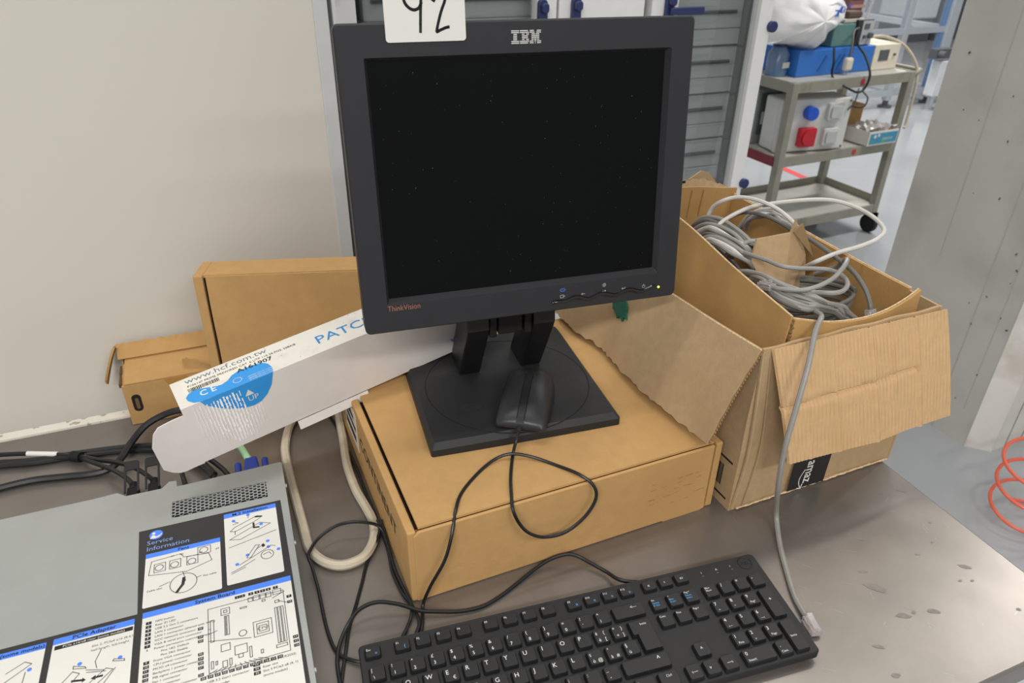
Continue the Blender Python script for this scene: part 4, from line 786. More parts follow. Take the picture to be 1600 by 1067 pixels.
def onflap(px, py, lift):     # pixel -> point near the left flap's mid plane
    q0, q1, q2 = E3(*g[5][2]), E3(*g[5][6]), E3(*g[40][4]); n_ = (q1 - q0).cross(q2 - q0).normalized()
    if n_.z < 0: n_ = -n_
    return onp(px, py, q0 + n_ * lift, n_)
pn = MB(); pts = [onflap(957 + dx, 473 + dy, .006) for dx, dy in ((0, 0), (20, -3), (21, 8), (20, 14), (21, 26), (17, 22), (14, 29), (10, 20), (6, 24), (4, 14), (0, 9))]
nrm_ = (pts[1] - pts[0]).cross(pts[4] - pts[0]).normalized(); nrm_ = -nrm_ if nrm_.z < 0 else nrm_
pn.add([p for p in pts] + [p - nrm_ * .0035 for p in pts], [tuple(range(11)), tuple(range(11, 22))[::-1]] + [(i, (i + 1) % 11, 11 + (i + 1) % 11, 11 + i) for i in range(11)])
part('green_paint_smear', pn, mat('green_paint', '#0c5a40', .35, var=.15, vs=200), fl)
# front flap with flutes
fa = [(.0105, -.001, .2355), (EW + .004, -.001, .2325)]
fb_ = [(.034, -.040, .0975), (.085, -.041, .0955), (.165, -.043, .0925), (.20, -.043, .0945), (.215, -.043, .0965), (.292, -.041, .0955)]
g = []
bo_ = resample([Vector(q) for q in fb_], 281)
for i in range(281):
    t = i / 280; a = Vector(fa[0]).lerp(Vector(fa[1]), t); b = bo_[i]
    row = []
    for j in range(37):
        s = j / 36; p = a.lerp(b, s); fl_ = .00055 * math.sin(t * 2 * math.pi * 47) * (.45 + .55 * max(0, math.sin(t * 11 + 2))); ridge = -.0024 * math.exp(-((t - .80) / .008) ** 2) + .0014 * math.exp(-((t - .82) / .006) ** 2) - .0018 * math.exp(-((t - .53) / .008) ** 2) - .0016 * math.exp(-((t - .65) / .006) ** 2) * (s < .6) - .0014 * math.exp(-((t - .3) / .007) ** 2) - .001 * math.exp(-((t - .13) / .006) ** 2)
        cr = .0035 * math.exp(-((s - (.50 - .07 * t)) / .018) ** 2) * (t < .8); bow = -.002 * math.sin(math.pi * s)
        p = p + Vector((.003 * s * math.sin(t * 20) * (t > .97), fl_ + ridge + cr + bow, 0)); row.append(p)
    g.append(row)
part('front_flap', MB(EF2).sheet(g, .0035), mat('flute_card', '#c3a177', .85, var=.05, vs=90, bump=.15, bs=500, col2='#b99669', mixs=8, mix=.5, mixc=.3, spec=.2), bx_, sm=True)
_nt = MATS['flute_card'].node_tree; _bp = [q for q in _nt.nodes if q.type == 'BUMP'][0]
_wv = _nt.nodes.new('ShaderNodeTexWave'); _wv.inputs['Scale'].default_value = 54; _wv.inputs['Distortion'].default_value = 1.2; _wv.inputs['Detail Scale'].default_value = 2
_nt.links.new([q for q in _nt.nodes if q.type == 'MAPPING'][0].outputs[0], _wv.inputs['Vector'])
_b2 = _nt.nodes.new('ShaderNodeBump'); _b2.inputs['Strength'].default_value = .35; _b2.inputs['Distance'].default_value = .001
_nt.links.new(_wv.outputs['Fac'], _b2.inputs['Height']); _nt.links.new(_bp.outputs[0], _b2.inputs['Normal']); _nt.links.new(_b2.outputs[0], _nt.nodes['Principled BSDF'].inputs['Normal'])
# rear flap standing up
part('back_flap', MB(EF2).sheet([[(.06 + (EW - .06) * i / 40, ED - .002 + .02 * j / 4, EH - .022 + (.058 - .02 * max(0, (i - 30) / 10)) * j / 4 + (.0015 * math.sin(i * 1.9) if j == 4 else 0)) for i in range(41)] for j in range(5)], .003), cardk, bx_)
part('torn_scrap', MB(EF2).prism([(.19, EH), (.2, EH + .035), (.222, EH + .047), (.238, EH + .042), (.268, EH + .012), (.27, EH)], ED + .022, ED + .025, P=MP), cardk, bx_)
tape = MB(EF2); zb_ = [ev(*(1060 + x / 4.21, 640 + y / 4.21), -.006) for x, y in ((715, 538), (950, 466), (1015, 268), (775, 330))]
tape.prism([(p.x, max(.001, p.z)) for p in zb_], -.0062, -.0055, P=MP); tb = part('tape_band', tape, mat('tape_black', '#232222', .3, var=.04), bx_)
p = ev(1060 + 850 / 4.21, 640 + 345 / 4.21, -.006); text('lettering', 'amaz', .0215, lab_w, tb, EF2 @ tr(p.x + .002, -.0064, p.z + .001) @ ry(math.pi / 2 + .04) @ rx(math.pi / 2), sx=.82, off=.0002)
p = ev(1060 + 835 / 4.21, 640 + 395 / 4.21, -.006)
arc = [(p.x - .0005 - .006 * math.sin(math.pi * i / 14) , p.z - .031 * i / 14) for i in range(15)]
part('smile_arrow', MB(EF2).strokes([arc, [(arc[-1][0] - .006, arc[-1][1] + .002), arc[-1], (arc[-1][0] + .001, arc[-1][1] + .007)]], .0016, lambda a, b: (a, -.0064, b)), lab_w, tb)
bq = MB(EF2); random.seed(2); v = .022
while v < .056: wq = random.choice((.0008, .0014, .002)); bq.box(-.0006, v, .026, 0, v + wq, .058); v += wq + random.choice((.0009, .0014))
part('barcode', bq, ink, bx_, kind='stuff'); part('barcode_bar', MB(EF2).box(-.0006, .008, .068, 0, .06, .0705), ink, bx_); part('barcode_bar', MB(EF2).box(-.0006, .008, .012, 0, .06, .0145), ink, bx_)
# inner box
ib = thing('inner_box', 'smaller brown box nested inside the shipping box holding the cables', 'box', EF2 @ tr(.14, .2, .004))
tl = spline([(.044, .013, .262), (.047, .12, .274), (.05, .24, .292), (.052, .36, .294)], 6)
part('left_panel', MB(EF2).sheet([[Vector((p.x * k / 6 + .016 * (1 - k / 6), p.y, .005 + (p.z - .005) * k / 6)) for k in range(7)] for p in tl], -.003), cardi, ib, sm=True)
part('left_rim', MB(EF2).tube([p + Vector((.0014, 0, 0)) for p in tl], .0011, 6), flute, ib, sm=True)
tfp = spline([(.048, .0145, .2585), (.10, .010, .2455), (.15, .010, .2395), (.19, .012, .241), (.225, .016, .2475), (.2485, .019, .256)], 6)
part('front_panel', MB(EF2).sheet([[Vector((p.x * k / 6 + (.02 + (p.x - .02) * .98) * (1 - k / 6), .008 + (p.y - .008) * k / 6 - .002 * math.sin(math.pi * k / 6), .005 + (p.z - .005) * k / 6)) for k in range(7)] for p in tfp], -.003), cardi, ib, sm=True)
part('front_rim', MB(EF2).tube([p + Vector((0, .0014, 0)) for p in tfp], .001, 6), flute, ib, sm=True)
trp = spline([(.2435, .027, .2545), (.242, .12, .2565), (.240, .24, .262), (.24, .37, .264)], 6)
part('right_panel', MB(EF2).sheet([[Vector((p.x, p.y, .005 + (p.z - .005) * k / 6)) for k in range(7)] for p in trp], .003), cardi, ib, sm=True)
part('right_rim', MB(EF2).tube([p + Vector((.0014, 0, 0)) for p in trp], .0011, 6), flute, ib, sm=True)
part('back_panel', MB(EF2).sheet([[(.045 + .2 * i / 12, .372 + .003 * math.sin(i), .005 + (.292 - .002 * i) * j / 6) for j in range(7)] for i in range(13)], -.003), cardi, ib)
part('bottom_panel', MB(EF2).box(.02, .012, .0045, .24, .37, .0075), cardi, ib)
text('print_text', 'FLT', .05, cdark, ib, EF2 @ tr(.068, .3685, .262) @ rx(math.pi / 2))
fo = MB(EF2)
for i in range(7): fo.tube([(.07 + i * .022, .3695, .235), (.074 + i * .022, .3690, .287 - .002 * i)], .0011, 5)
part('flute_folds', fo, cardi, ib, kind='stuff')
part('corner_tear', MB(EF2).tube([(.047 + .001 * math.sin(i * 2), .0125 - .0012 * math.cos(i * 3), .2585 - i * .0026) for i in range(20)], [.0014 + .0012 * abs(math.sin(i * 1.7)) for i in range(20)], 6), mat('torn_card', '#7d6039', .9, var=.4, vs=500), ib)
# loose cardboard tab among the cables
ct = thing('cardboard_tab', 'pointed loose cardboard tab standing up among the grey cables', 'cardboard piece', EF2 @ tr(.15, .16, .2))
q = [ev(a, b, c) for a, b, c in ((1174, 408, .16), (1183, 374, .165), (1236, 364, .165), (1245, 344, .165), (1259, 398, .16), (1258, 435, .155), (1245, 470, .145), (1234, 500, .12), (1218, 496, .12))]
part('panel', MB(EF2).add([(p.x, p.y, p.z) for p in q] + [(p.x, p.y + .003, p.z) for p in q], [tuple(range(9)), tuple(range(9, 18))[::-1]] + [(i, (i + 1) % 9, 9 + (i + 1) % 9, 9 + i) for i in range(9)]), cardk, ct)
a, b = ev(1239, 362, .1645), ev(1256, 405, .1585)
part('fold', MB(EF2).add([(a.x, a.y - .001, a.z), (q[3].x, q[3].y - .012, q[3].z), (q[4].x + .004, q[4].y - .01, q[4].z), (a.x, a.y + .001, a.z), (q[3].x, q[3].y - .010, q[3].z), (q[4].x + .004, q[4].y - .008, q[4].z)], [(0, 1, 2), (5, 4, 3), (0, 1, 4, 3), (1, 2, 5, 4), (2, 0, 3, 5)]), cardk, ct)
# network cables
def plug(par, p, d, upv):
    d = d.normalized(); s = d.cross(upv).normalized(); u = s.cross(d)
    M = Matrix((d, s, u)).transposed().to_4x4(); M.translation = p
    k = part('plug', MB(M).box(-.002, -.0058, -.0042, .0195, .0058, .0038), clear, par, bevel=.0008)
    part('latch', MB(M).hexa([(.002, -.003, .0042), (.018, -.003, .0042), (.018, .003, .0042), (.002, .003, .0042), (.0, -.003, .009), (.018, -.003, .0052), (.018, .003, .0052), (.0, .003, .009)]), clear, k)
    part('contacts', MB(M).box(.0125, -.0045, -.0046, .0185, .0045, -.0043), mat('gold_pins', '#c9b183', .3, metal=.8), k)
    w_ = MB(M)
    for i in range(4): w_.tube([(-.001, -.002 + .0013 * i, 0), (.006, -.0036 + .0024 * i, -.0008), (.014, -.0036 + .0024 * i, -.001)], .0005, 5)
    part('wires', w_, mat('wire_pale', '#cfc0b8', .5, var=.3, vs=300), k, kind='stuff')
def netc(pts, mt, label, r=.0029, group=None, ends=(), n=8):
    sp_ = spline(pts, n); o = thing('network_cable', label, 'cable', Matrix.Translation(sp_[0]), group)
    part('sheath', MB().tube(sp_, r, 8), mt, o, sm=True)
    for e in ends:
        p, d = (sp_[0], sp_[0] - sp_[1]) if e == 0 else (sp_[-1], sp_[-1] - sp_[-2])
        plug(o, p, d, Vector((0, 0, 1)))
    return o
z7 = lambda x, y: (1040 + x / 3.476, 270 + y / 3.476); zA = lambda x, y: (1060 + x / 7.62, 290 + y / 7.62); zB = lambda x, y: (1160 + x / 5.333, 400 + y / 5.333)
A7 = lambda x, y, z: at(*z7(x, y), z); AA = lambda x, y, z: at(*zA(x, y), z); AB = lambda x, y, z: at(*zB(x, y), z)
netc([AA(300, 560, .235), AA(330, 420, .262), AA(400, 270, .283), AA(520, 185, .298), AA(680, 140, .306), AA(850, 150, .31), AA(1020, 200, .31), AA(1180, 280, .305), AA(1330, 400, .298), AA(1440, 530, .285), AA(1500, 640, .262), AA(1540, 760, .235), AA(1530, 860, .20)], cab_w, 'light grey network cable arching highest over the box of cables')
netc([AA(380, 700, .245), AA(420, 580, .262), AA(500, 450, .276), AA(650, 350, .287), AA(850, 260, .295), AA(1020, 225, .299), A7(560, 170, .303), A7(650, 158, .306), A7(800, 146, .308), A7(920, 152, .306), A7(1040, 190, .302), A7(1140, 250, .298), A7(1187, 312, .292), A7(1150, 360, .287), A7(1050, 402, .281), A7(930, 436, .273), A7(810, 486, .263), A7(740, 520, .235)], cab_w, 'pale network cable looping out past the right side of the box')
netc([AA(640, 360, .272), AA(760, 320, .281), AA(900, 325, .285), AA(1080, 375, .285), AA(1250, 460, .281), AA(1370, 540, .275), A7(760, 345, .274), A7(850, 405, .272), A7(950, 478, .268), A7(1030, 550, .263), A7(1085, 635, .254), A7(1110, 710, .244), A7(1113, 750, .236)], cab_d, 'dark grey network cable ending in a clear plug at the right inner wall', ends=(1,))
netc([AB(245, 260, .262), AB(300, 272, .2645), AB(400, 282, .267), AB(520, 282, .269), AB(640, 248, .272), AB(750, 190, .277), AB(820, 120, .284), AB(862, 60, .288), AB(872, 25, .286), AB(850, 40, .27), AB(800, 80, .255), AB(720, 110, .245), AB(600, 150, .23)], cab_g, 'grey network cable with a clear plug lying over the left inner wall', ends=(0,))
netc([AA(300, 620, .235), AA(420, 610, .25), AA(520, 650, .258), AA(680, 745, .264), AA(850, 820, .268), AA(1000, 870, .27), AB(230, 45, .2705), AB(330, 85, .271), AB(460, 102, .271), AB(600, 105, .271), AB(720, 115, .272), AB(820, 155, .272), AB(875, 225, .27), AB(845, 285, .267), AB(760, 310, .264), AB(620, 305, .262), AB(450, 315, .26), AB(300, 300, .258), AB(200, 270, .25)], cab_g, 'grey printed network cable curling in a hook around the middle of the box')
ORD = ('uppermost', 'second', 'third', 'fourth', 'fifth', 'sixth', 'seventh', 'eighth', 'lowest')
grp = 'coiled grey network cables in the box'
lab1 = 'grey network cable strand in the coil at the left end of the box'
lab2 = 'grey network cable strand in the coil beside the clear plug'
random.seed(14)
def keep(p):
    q = EF2.inverted() @ p; m_ = .046 + .004 * (q.z - .2) / .1
    return E3(min(max(q.x, m_ + .010), .232), min(max(q.y, .034), .36), q.z)
def loopc(ctr, ax, bx, hz, k, lab, mt):
    pts = []
    n_ = 11 * k
    for i in range(n_):
        t = 2 * math.pi * i / 11 + ctr[3]; w_ = 1 - .05 * (i / 11) + random.uniform(-.025, .025)
        u = ctr[0] + ax[0] * math.cos(t) * w_ + bx[0] * math.sin(t) * w_; v = ctr[1] + ax[1] * math.cos(t) * w_ + bx[1] * math.sin(t) * w_
        z = ctr[2] + hz * math.sin(t) + .006 * math.cos(t * 2) - .004 * (i / 11) + random.uniform(-.0015, .0015)
        pts.append(E3(min(max(u, .056), .236), min(max(v, .03), .362), z))
    return netc(pts, mt, lab, .0029, grp, n=5)
J = lambda s=.0025: Vector((random.uniform(-s, s), random.uniform(-s, s), random.uniform(-s, s)))
for k in range(9):
    mt = (cab_g, cab_d, cab_g, cab_w)[k % 4]
    pts = [AA(150 + 18 * k, 600 + 28 * k, .225), AA(160 + 16 * k, 470 + 26 * k, .252), AA(285 + 10 * k, 375 + 29 * k, .270), AA(470, 400 + 30 * k, .276), AA(670, 505 + 28 * k, .275), AA(830, 640 + 24 * k, .268), AA(925 - 6 * k, 760 + 18 * k, .253), AA(935 - 8 * k, 880 + 8 * k, .225)]
    netc([keep(p + J() - Vector((0, 0, .0012 * k))) for p in pts], mt, 'grey network cable strand, %s of nine in the coil at the box\'s left end' % ORD[k], .0029, grp)
for k in range(9):
    mt = (cab_g, cab_g, cab_d)[k % 3]; e = (k * 37) % 130
    pts = [AB(-90 + 12 * k, 190 + 6 * k, .225), AB(-20 + 20 * k, 120 + 9 * k, .252), AB(130 + 14 * k, 135 + 14 * k, .262), AB(330, 225 + 13 * k, .2645), AB(540, 315 + 11 * k, .2625), AB(720 + .3 * e, 395 + 9 * k, .258), AB(830 + e, 455 + 4 * k, .248), AB(890 + e, 505 + 2 * k, .236), AB(890 + e, 540, .215)]
    netc([keep(p + J(.002) - Vector((0, 0, .0011 * k))) for p in pts], mt, 'grey network cable strand, %s of nine in the bundle behind the front rim' % ORD[k], .0029, grp)
for k in range(4):
    pts = [AA(560 + 20 * k, 860, .235), AA(620 + 20 * k, 760 - 6 * k, .255), AA(740 + 14 * k, 690 - 8 * k, .268), AA(900 + 10 * k, 655 + 8 * k, .270), AA(1040, 690 + 20 * k, .262), AA(1120, 800 + 10 * k, .24)]
    netc([keep(p + J()) for p in pts], cab_g, ('grey network cable crossing the left coil, first of four bends', 'grey network cable crossing the left coil, second of four bends', 'grey network cable crossing the left coil, third of four bends', 'grey network cable crossing the left coil, last of four bends')[k], .0029, grp)
for k in range(4):
    pts = [AA(740 + 25 * k, 480 + 10 * k, .245), AA(800 + 25 * k, 380 + 10 * k, .266), AA(920 + 20 * k, 310 + 18 * k, .278), AA(1080 + 12 * k, 285 + 22 * k, .284), AA(1200, 330 + 26 * k, .283), AA(1330, 440 + 22 * k, .278), AA(1450, 600 + 10 * k, .262), AA(1500, 760, .235)]
    netc([keep(p + J()) for p in pts], (cab_w, cab_g)[k % 2], 'network cable strand arching behind the cardboard tab, %s of four' % ('highest', 'second', 'third', 'lowest')[k], .0028, grp)
for i in range(3): loopc((.105 + .003 * i, .25, .222 - .012 * i, .3 * i), (.018, .088), (.048, .012), .004, 2, 'network cable strand lying low in the left coil', cab_d)
for i in range(4): loopc((.152, .13, .225 - .010 * i, .35 * i), (.066, -.05), (.030, .035), .003, 2, 'network cable strand lying low in the right coil', cab_d)
for i in range(4): loopc((.17 + .004 * i, .26 + .01 * i, .222 - .010 * i, .5 * i), (.02, .085), (.042, -.01), .004, 2, 'network cable strand coiled deep at the back of the box', cab_d)
fv = lambda px, py, v: onp(px, py, eO + eY * v, eY)
netc([AB(480, 300, .235), AB(530, 390, .2435), AB(590, 450, .2485), AB(655, 492, .2525), AB(650, 530, .2535), AB(622, 590, .2505), fv(1272, 526, -.008), fv(1262, 574, -.030), fv(1244, 638, -.046), fv(1226, 702, -.054), fv(1216, 760, -.055), at(1213, 802, .018), at(1217, 842, .004), at(1224, 874, .003), at(1239, 925, .003), at(1250, 948, .0035), at(1262, 967, .0048)], cab_g, 'grey network cable hanging from the box with its clear plug by the keyboard', r=.0031, ends=(1,))
# ------------------------------------------------------------------ keyboard
KB = frame(-.1468, .4636, 0, .2972); KW, KD = .442, .127
kb = thing('keyboard', 'black full-size keyboard lying at the front of the workbench', 'keyboard', KB)
def kz(y): return .0225 + .0075 * y / .127     # y from 0 (back) to -.127
tilt = math.atan(.0075 / .127)
ol = rrect(0, -KD, KW, 0, .005)
b2 = MB(KB); loopm(b2, [[(x * .985 + .003, y * .97 - .002, .0062) for x, y in ol], [(x, y, kz(y) - .0085) for x, y in ol], [(x, y, kz(y) - .0015) for x, y in ol], [(x + (.001 if x < .2 else -.001), y + (.001 if y < -.06 else -.001), kz(y)) for x, y in ol]])
n = len(ol); b2.add([(x + (.001 if x < .2 else -.001), y + (.001 if y < -.06 else -.001), kz(y)) for x, y in ol], [tuple(range(n))]); b2.add([(x * .985 + .003, y * .97 - .002, .0062) for x, y in ol], [tuple(range(n))])
case = part('case', b2, kb_m, kb)
for x in (.03, .41):
    for y in (-.015, -.112): part('rubber_foot', MB(KB).cyl((x, y, 0.0002), (x, y, .0066), .008, 14), rub, kb)
_km = {}
def keymesh(w_, d_, iso=False):
    k = (w_, d_, iso)
    if k in _km: return _km[k]
    mb = MB()
    if iso:   # tall return key: wide upper part, narrower lower part (x from left of narrow part)
        P0 = [(-w_ / 2, -d_ / 2), (w_ / 2, -d_ / 2), (w_ / 2, d_ / 2), (-w_ / 2 - .0048, d_ / 2), (-w_ / 2 - .0048, .001), (-w_ / 2, .001)]
        ins = lambda p: (p[0] + (.0016 if p[0] < 0 else -.0016), p[1] + (-.0012 if p[1] > .01 else (.0012 if p[1] < 0 else .0012)))
        P1 = [ins(p) for p in P0]; loopm(mb, [[(x, y, -.003) for x, y in P0], [(x, y, .0012) for x, y in P0], [(x, y, .0045) for x, y in P1]]); mb.add([(x, y, .0045) for x, y in P1], [tuple(range(6))])
    else:
        P0 = rrect(-w_ / 2, -d_ / 2, w_ / 2, d_ / 2, .0016, 2); P1 = rrect(-w_ / 2 + .0014, -d_ / 2 + .0012, w_ / 2 - .0010, d_ / 2 - .0006, .0018, 2)
        loopm(mb, [[(x, y, -.003) for x, y in P0], [(x, y, .0012) for x, y in P0], [(x, y, .0042) for x, y in P1]]); mb.add([(x, y, .0042 - .0) for x, y in P1], [tuple(range(len(P1)))])
    me = bpy.data.meshes.new('key'); me.from_pydata(mb.v, [], mb.f); me.materials.append(key_m)
    bm = bmesh.new(); bm.from_mesh(me); bmesh.ops.recalc_face_normals(bm, faces=bm.faces); bm.to_mesh(me); bm.free(); smooth(me, 30)
    _km[k] = me; return me
def key(cx, cy, leg=(), w_=.0158, d_=.0158, iso=False, h=.0042):
    o = bpy.data.objects.new('key', keymesh(round(w_, 5), round(d_, 5), iso)); COL.objects.link(o); o.parent = kb
    o.matrix_basis = tr(cx / 1000, cy / 1000, kz(cy / 1000) + .0002) @ rx(tilt)
    for s, x, y, size, mt in leg:
        t = bpy.data.objects.new('legend', tmesh(s, size / 1000, mt, 'LEFT', 1)); COL.objects.link(t); t.parent = o; t.matrix_basis = tr(x / 1000, y / 1000, (.00465 if iso else .0044))
    return o
R0, R1, R2, R3, R4, R5 = -13.2, -36.5, -56.2, -76, -95.6, -115.3; U = 19.12; X_ = 14.6
fk = dict(w_=.0158, d_=.0125)
key(13.3, R0, [('Esc', -6, 1.5, 3.2, kw), ('o', 2, -3, 4, kbl)], **fk)
for i in range(12):
    x = (42 + i * 20.45) if i < 4 else (131.7 + (i - 4) * 20.3 if i < 8 else 221 + (i - 8) * 19.95)
    sym = {0: '(', 8: 'o', 9: '«', 10: '»', 11: '»'}.get(i)
    key(x, R0, [('F%d' % (i + 1), -6, 1.5, 3.2, kw)] + ([(sym, 1.5, -3.2, 5, kbl)] if sym else []), **fk)
for i, s in enumerate(('«', '‹', '«‹')): key(307.1 + i * 19.05, R0, [(s, -2, -1.5, 5, kw)], **fk)
two = lambda a, b: [(a, -5.5, 2.2, 5, kw), (b, -4, -5.2, 5, kw)]
for i, (a, b) in enumerate((('|', '\\'), ('!', '1'), ('"', '2'), ('£', '3'), ('$', '4'), ('%', '5'), ('&', '6'), ('/', '7'), ('(', '8'), (')', '9'), ('=', '0'), ('?', "'"), ('^', 'ì'))): key(X_ + i * U, R1, two(a, b))
key(X_ + 13.5 * U, R1, [('<', 3, 2, 5, kw), ('—', 5.2, 2, 5, kw)], w_=.0158 + U / 1000)
key(X_ + .25 * U, R2, [('Tab', -9, 2, 3.6, kw)], w_=.0158 + .5 * U / 1000)
for i, s in enumerate('QWERTYUIOP'): key(X_ + (i + 1.5) * U, R2, [(s, -5, .6, 6.4, kw)] + ([('€', 1, -5, 5, kw)] if s == 'E' else []))
key(X_ + 11.5 * U, R2, two('é', 'è') + [('{', 2.6, 1.6, 5, kw), ('[', 2.6, -5.4, 5, kw)]); key(X_ + 12.5 * U, R2, two('*', '+') + [('}', 2.6, 1.6, 5, kw), (']', 2.6, -5.4, 5, kw)])
key(X_ + 13.88 * U, (R2 + R3) / 2, [('Invio', -3, 11, 3.6, kw)], w_=.0158 + .24 * U / 1000, d_=.0158 + .0197, iso=True)
key(X_ + .375 * U, R3, [('Lock', -9, 2, 3.6, kw)], w_=.0158 + .75 * U / 1000)
for i, s in enumerate('ASDFGHJKL'): key(X_ + (i + 1.75) * U, R3, [(s, -5, .6, 6.4, kw)])
key(X_ + 10.75 * U, R3, two('ç', 'ò') + [('@', 1.2, -5.2, 5, kw)]); key(X_ + 11.75 * U, R3, two('°', 'à') + [('#', 1.8, -5.2, 5, kw)]); key(X_ + 12.75 * U, R3, two('§', 'ù'))
key(X_ + .125 * U, R4, [('^', -5, 0, 6, kw)], w_=.0158 + .25 * U / 1000); key(X_ + 1.25 * U, R4, two('>', '<'))
for i, s in enumerate('ZXCVBNM'): key(X_ + (i + 2.25) * U, R4, [(s, -5, .6, 6.4, kw)])
for i, (a, b) in enumerate(((';', ','), (':', '.'), ('_', '-'))): key(X_ + (9.25 + i) * U, R4, two(a, b))
key(X_ + 13.125 * U, R4, [('^', 12, 0, 8, kw)], w_=.0158 + 1.75 * U / 1000)
cx = X_ - U / 2
for w_, s in ((1.25, 'Ctrl'), (1.25, 'Win'), (1.25, 'Alt'), (6.25, ''), (1.25, 'Alt Gr'), (1.25, ''), (1.25, '='), (1.25, 'Ctrl')):
    key(cx + w_ * U / 2, R5, [(s, -2 if s == 'Ctrl' else -8, 2, 3.6, kw)] if s else (), w_=.0158 + (w_ - 1) * U / 1000); cx += w_ * U
nx = [306.6, 325.6, 344.7]
for x, t, b in zip(nx, ('Ins', '^', 'Pag ^'), ('Stamp\nR Sist', 'Bloc\nScorr', 'Pausa\nInterr')): key(x, R1, [(t, -6, 4, 3, kw), (b, -6, .4, 3, kbl)])
for x, t in zip(nx, ('Canc', 'Fine', 'Pag v')): key(x, R2, [(t, -6, 3.4, 3.2, kw)])
key(nx[1], R4, [('^', -1.6, -1.5, 6, kw)])
for x, s in zip(nx, ('‹—', 'v', '—›')): key(x, R5, [(s, -3, -1.5, 5, kw)])
px4 = [368.4, 387.1, 405.8, 424.4]
for x, s in zip(px4, ('Bloc\nNum', '/', '*', '-')): key(x, R1, [(s, -5.5, 3 if len(s) > 1 else 1.5, 3.2 if len(s) > 1 else 6, kw)])
for r, row in ((R2, (('7', '<'), ('8', '^'), ('9', 'Pag^'))), (R3, (('4', '‹—'), ('5', ''), ('6', '—›'))), (R4, (('1', 'Fine'), ('2', 'v'), ('3', 'Pagv')))):
    for x, (a, b) in zip(px4, row): key(x, r, [(a, -5.5, 1.6, 5.4, kw)] + ([(b, -4, -5, 3.4, kw)] if b else []))
key(px4[3], (R2 + R3) / 2, [('+', -2, 2, 6, kw)], d_=.0158 + .0197); key(px4[3], (R4 + R5) / 2, [('Invio', -5, -2, 3.6, kw)], d_=.0158 + .0197)
key((px4[0] + px4[1]) / 2, R5, [('0', -14, 1.6, 5.4, kw), ('Insert', -14, -5, 3.6, kw)], w_=.0158 + .0187); key(px4[2], R5, [('.', -4, 1, 6, kw), ('Canc', -5, -5, 3.4, kw)])
KM = KB @ tr(.4262, -.0107, kz(-.0107) + .0003) @ rx(tilt)
part('round_logo', MB(KM).tube([(.0078 * math.cos(i * math.pi / 24), .0078 * math.sin(i * math.pi / 24), 0) for i in range(48)], .0005, 6, closed=True), key_m, case, sm=True)
text('logo_letters', 'DELL', .0052, key_m, case, KM @ tr(0, -.0018, .0), 'CENTER', 1.0, ext=.0002, off=.00015)
for x, s in ((371, '1'), (389, 'A'), (407, 'I')):
    text('indicator', s, .0035, kw, case, KB @ tr(x / 1000, -.0115, kz(-.0115) + .0003) @ rx(tilt)); part('indicator_light', MB(KB).box(x / 1000, -.015, kz(-.015), x / 1000 + .002, -.0142, kz(-.015) + .0003), inkg, case)
kc = [KB @ Vector((.318, .0, .012)), at(972, 907, .010), at(946, 892.6, .006), at(918, 877, .008), at(900, 868, .012), at(884, 866, .013), at(860, 873.7, .008), at(836, 889, .004), at(808, 911.5, .0025), at(781, 932, .0025), at(753, 947.7, .003), at(719, 955, .004), at(684.5, 955.5, .006), at(657, 954, .008), at(622.5, 944, .016), at(588, 941, .02), at(560.6, 953, .016), at(544, 976, .008), at(531, 1006, .005), at(527, 1031, .004), at(529, 1053, .003), at(535, 1085, .003)]
part('cable', MB().tube(spline(kc, 8), .0022, 8), cab_k, kb, sm=True)
# ------------------------------------------------------------------ loose cables left and centre
def cable(name, pts, r, mt, label, group=None): return cablet(name, pts, r, mt, label, group=group)
s7 = lambda x, y, z: at(400 + x / 4.104, 600 + y / 4.104, z)
cable('thick_cable', [s7(520, 60, .007), s7(530, 195, .007), s7(560, 360, .0065), s7(586, 520, .0065), s7(643, 680, .0065), s7(712, 800, .0065), s7(754, 890, .0065), at(584, 842, .0065), at(571.5, 867, .0065), at(550, 879.5, .0065), at(527, 883, .0065), at(505.5, 877, .0065), at(489, 864, .0065), at(481, 850, .0065), s7(305, 920, .0065), s7(262, 760, .0065), s7(232, 650, .0065), s7(203, 530, .0065), s7(186, 430, .008), s7(192, 350, .01), s7(215, 270, .008), s7(260, 190, .007)], .0058, cab_o, 'thick yellowed beige cable bent in a long loop beside the server')
b1 = [at(514.5, 648.7, .004), at(524, 663, .004), at(541, 697, .005), at(556, 729, .006), at(570.6, 765.7, .006), at(585, 800, .008), at(599, 838, .006), at(607, 862, .005), at(613, 893, .004), at(628, 925, .004), at(641, 942, .004), at(649, 955, .004), at(655, 972, .004), at(650, 990, .004), at(640, 1010, .003)]
cable('thin_cable', b1, .0019, cab_k, 'thin black cable running down along the mailer box to the keyboard')
cable('thin_cable', [at(590, 812, .012), at(600, 833, .009), at(609, 862, .007), at(618, 892, .006), at(633, 924, .006), at(643, 945, .0065), at(643, 958, .007), at(639, 973, .004), at(628, 996, .003), at(615, 1015, .003)], .0019, cab_k, 'short black cable curving left at the mailer box corner above the keyboard')
cable('thin_cable', [at(596, 812, .02), at(590.6, 838, .01), at(573.6, 878, .003), at(565, 912, .002), at(554.5, 950, .002), at(546, 978, .002), at(539.6, 1021, .002), at(535, 1053, .002), at(532, 1085, .002)], .0018, cab_k, 'thin black cable crossing the beige loop towards the lower table edge')
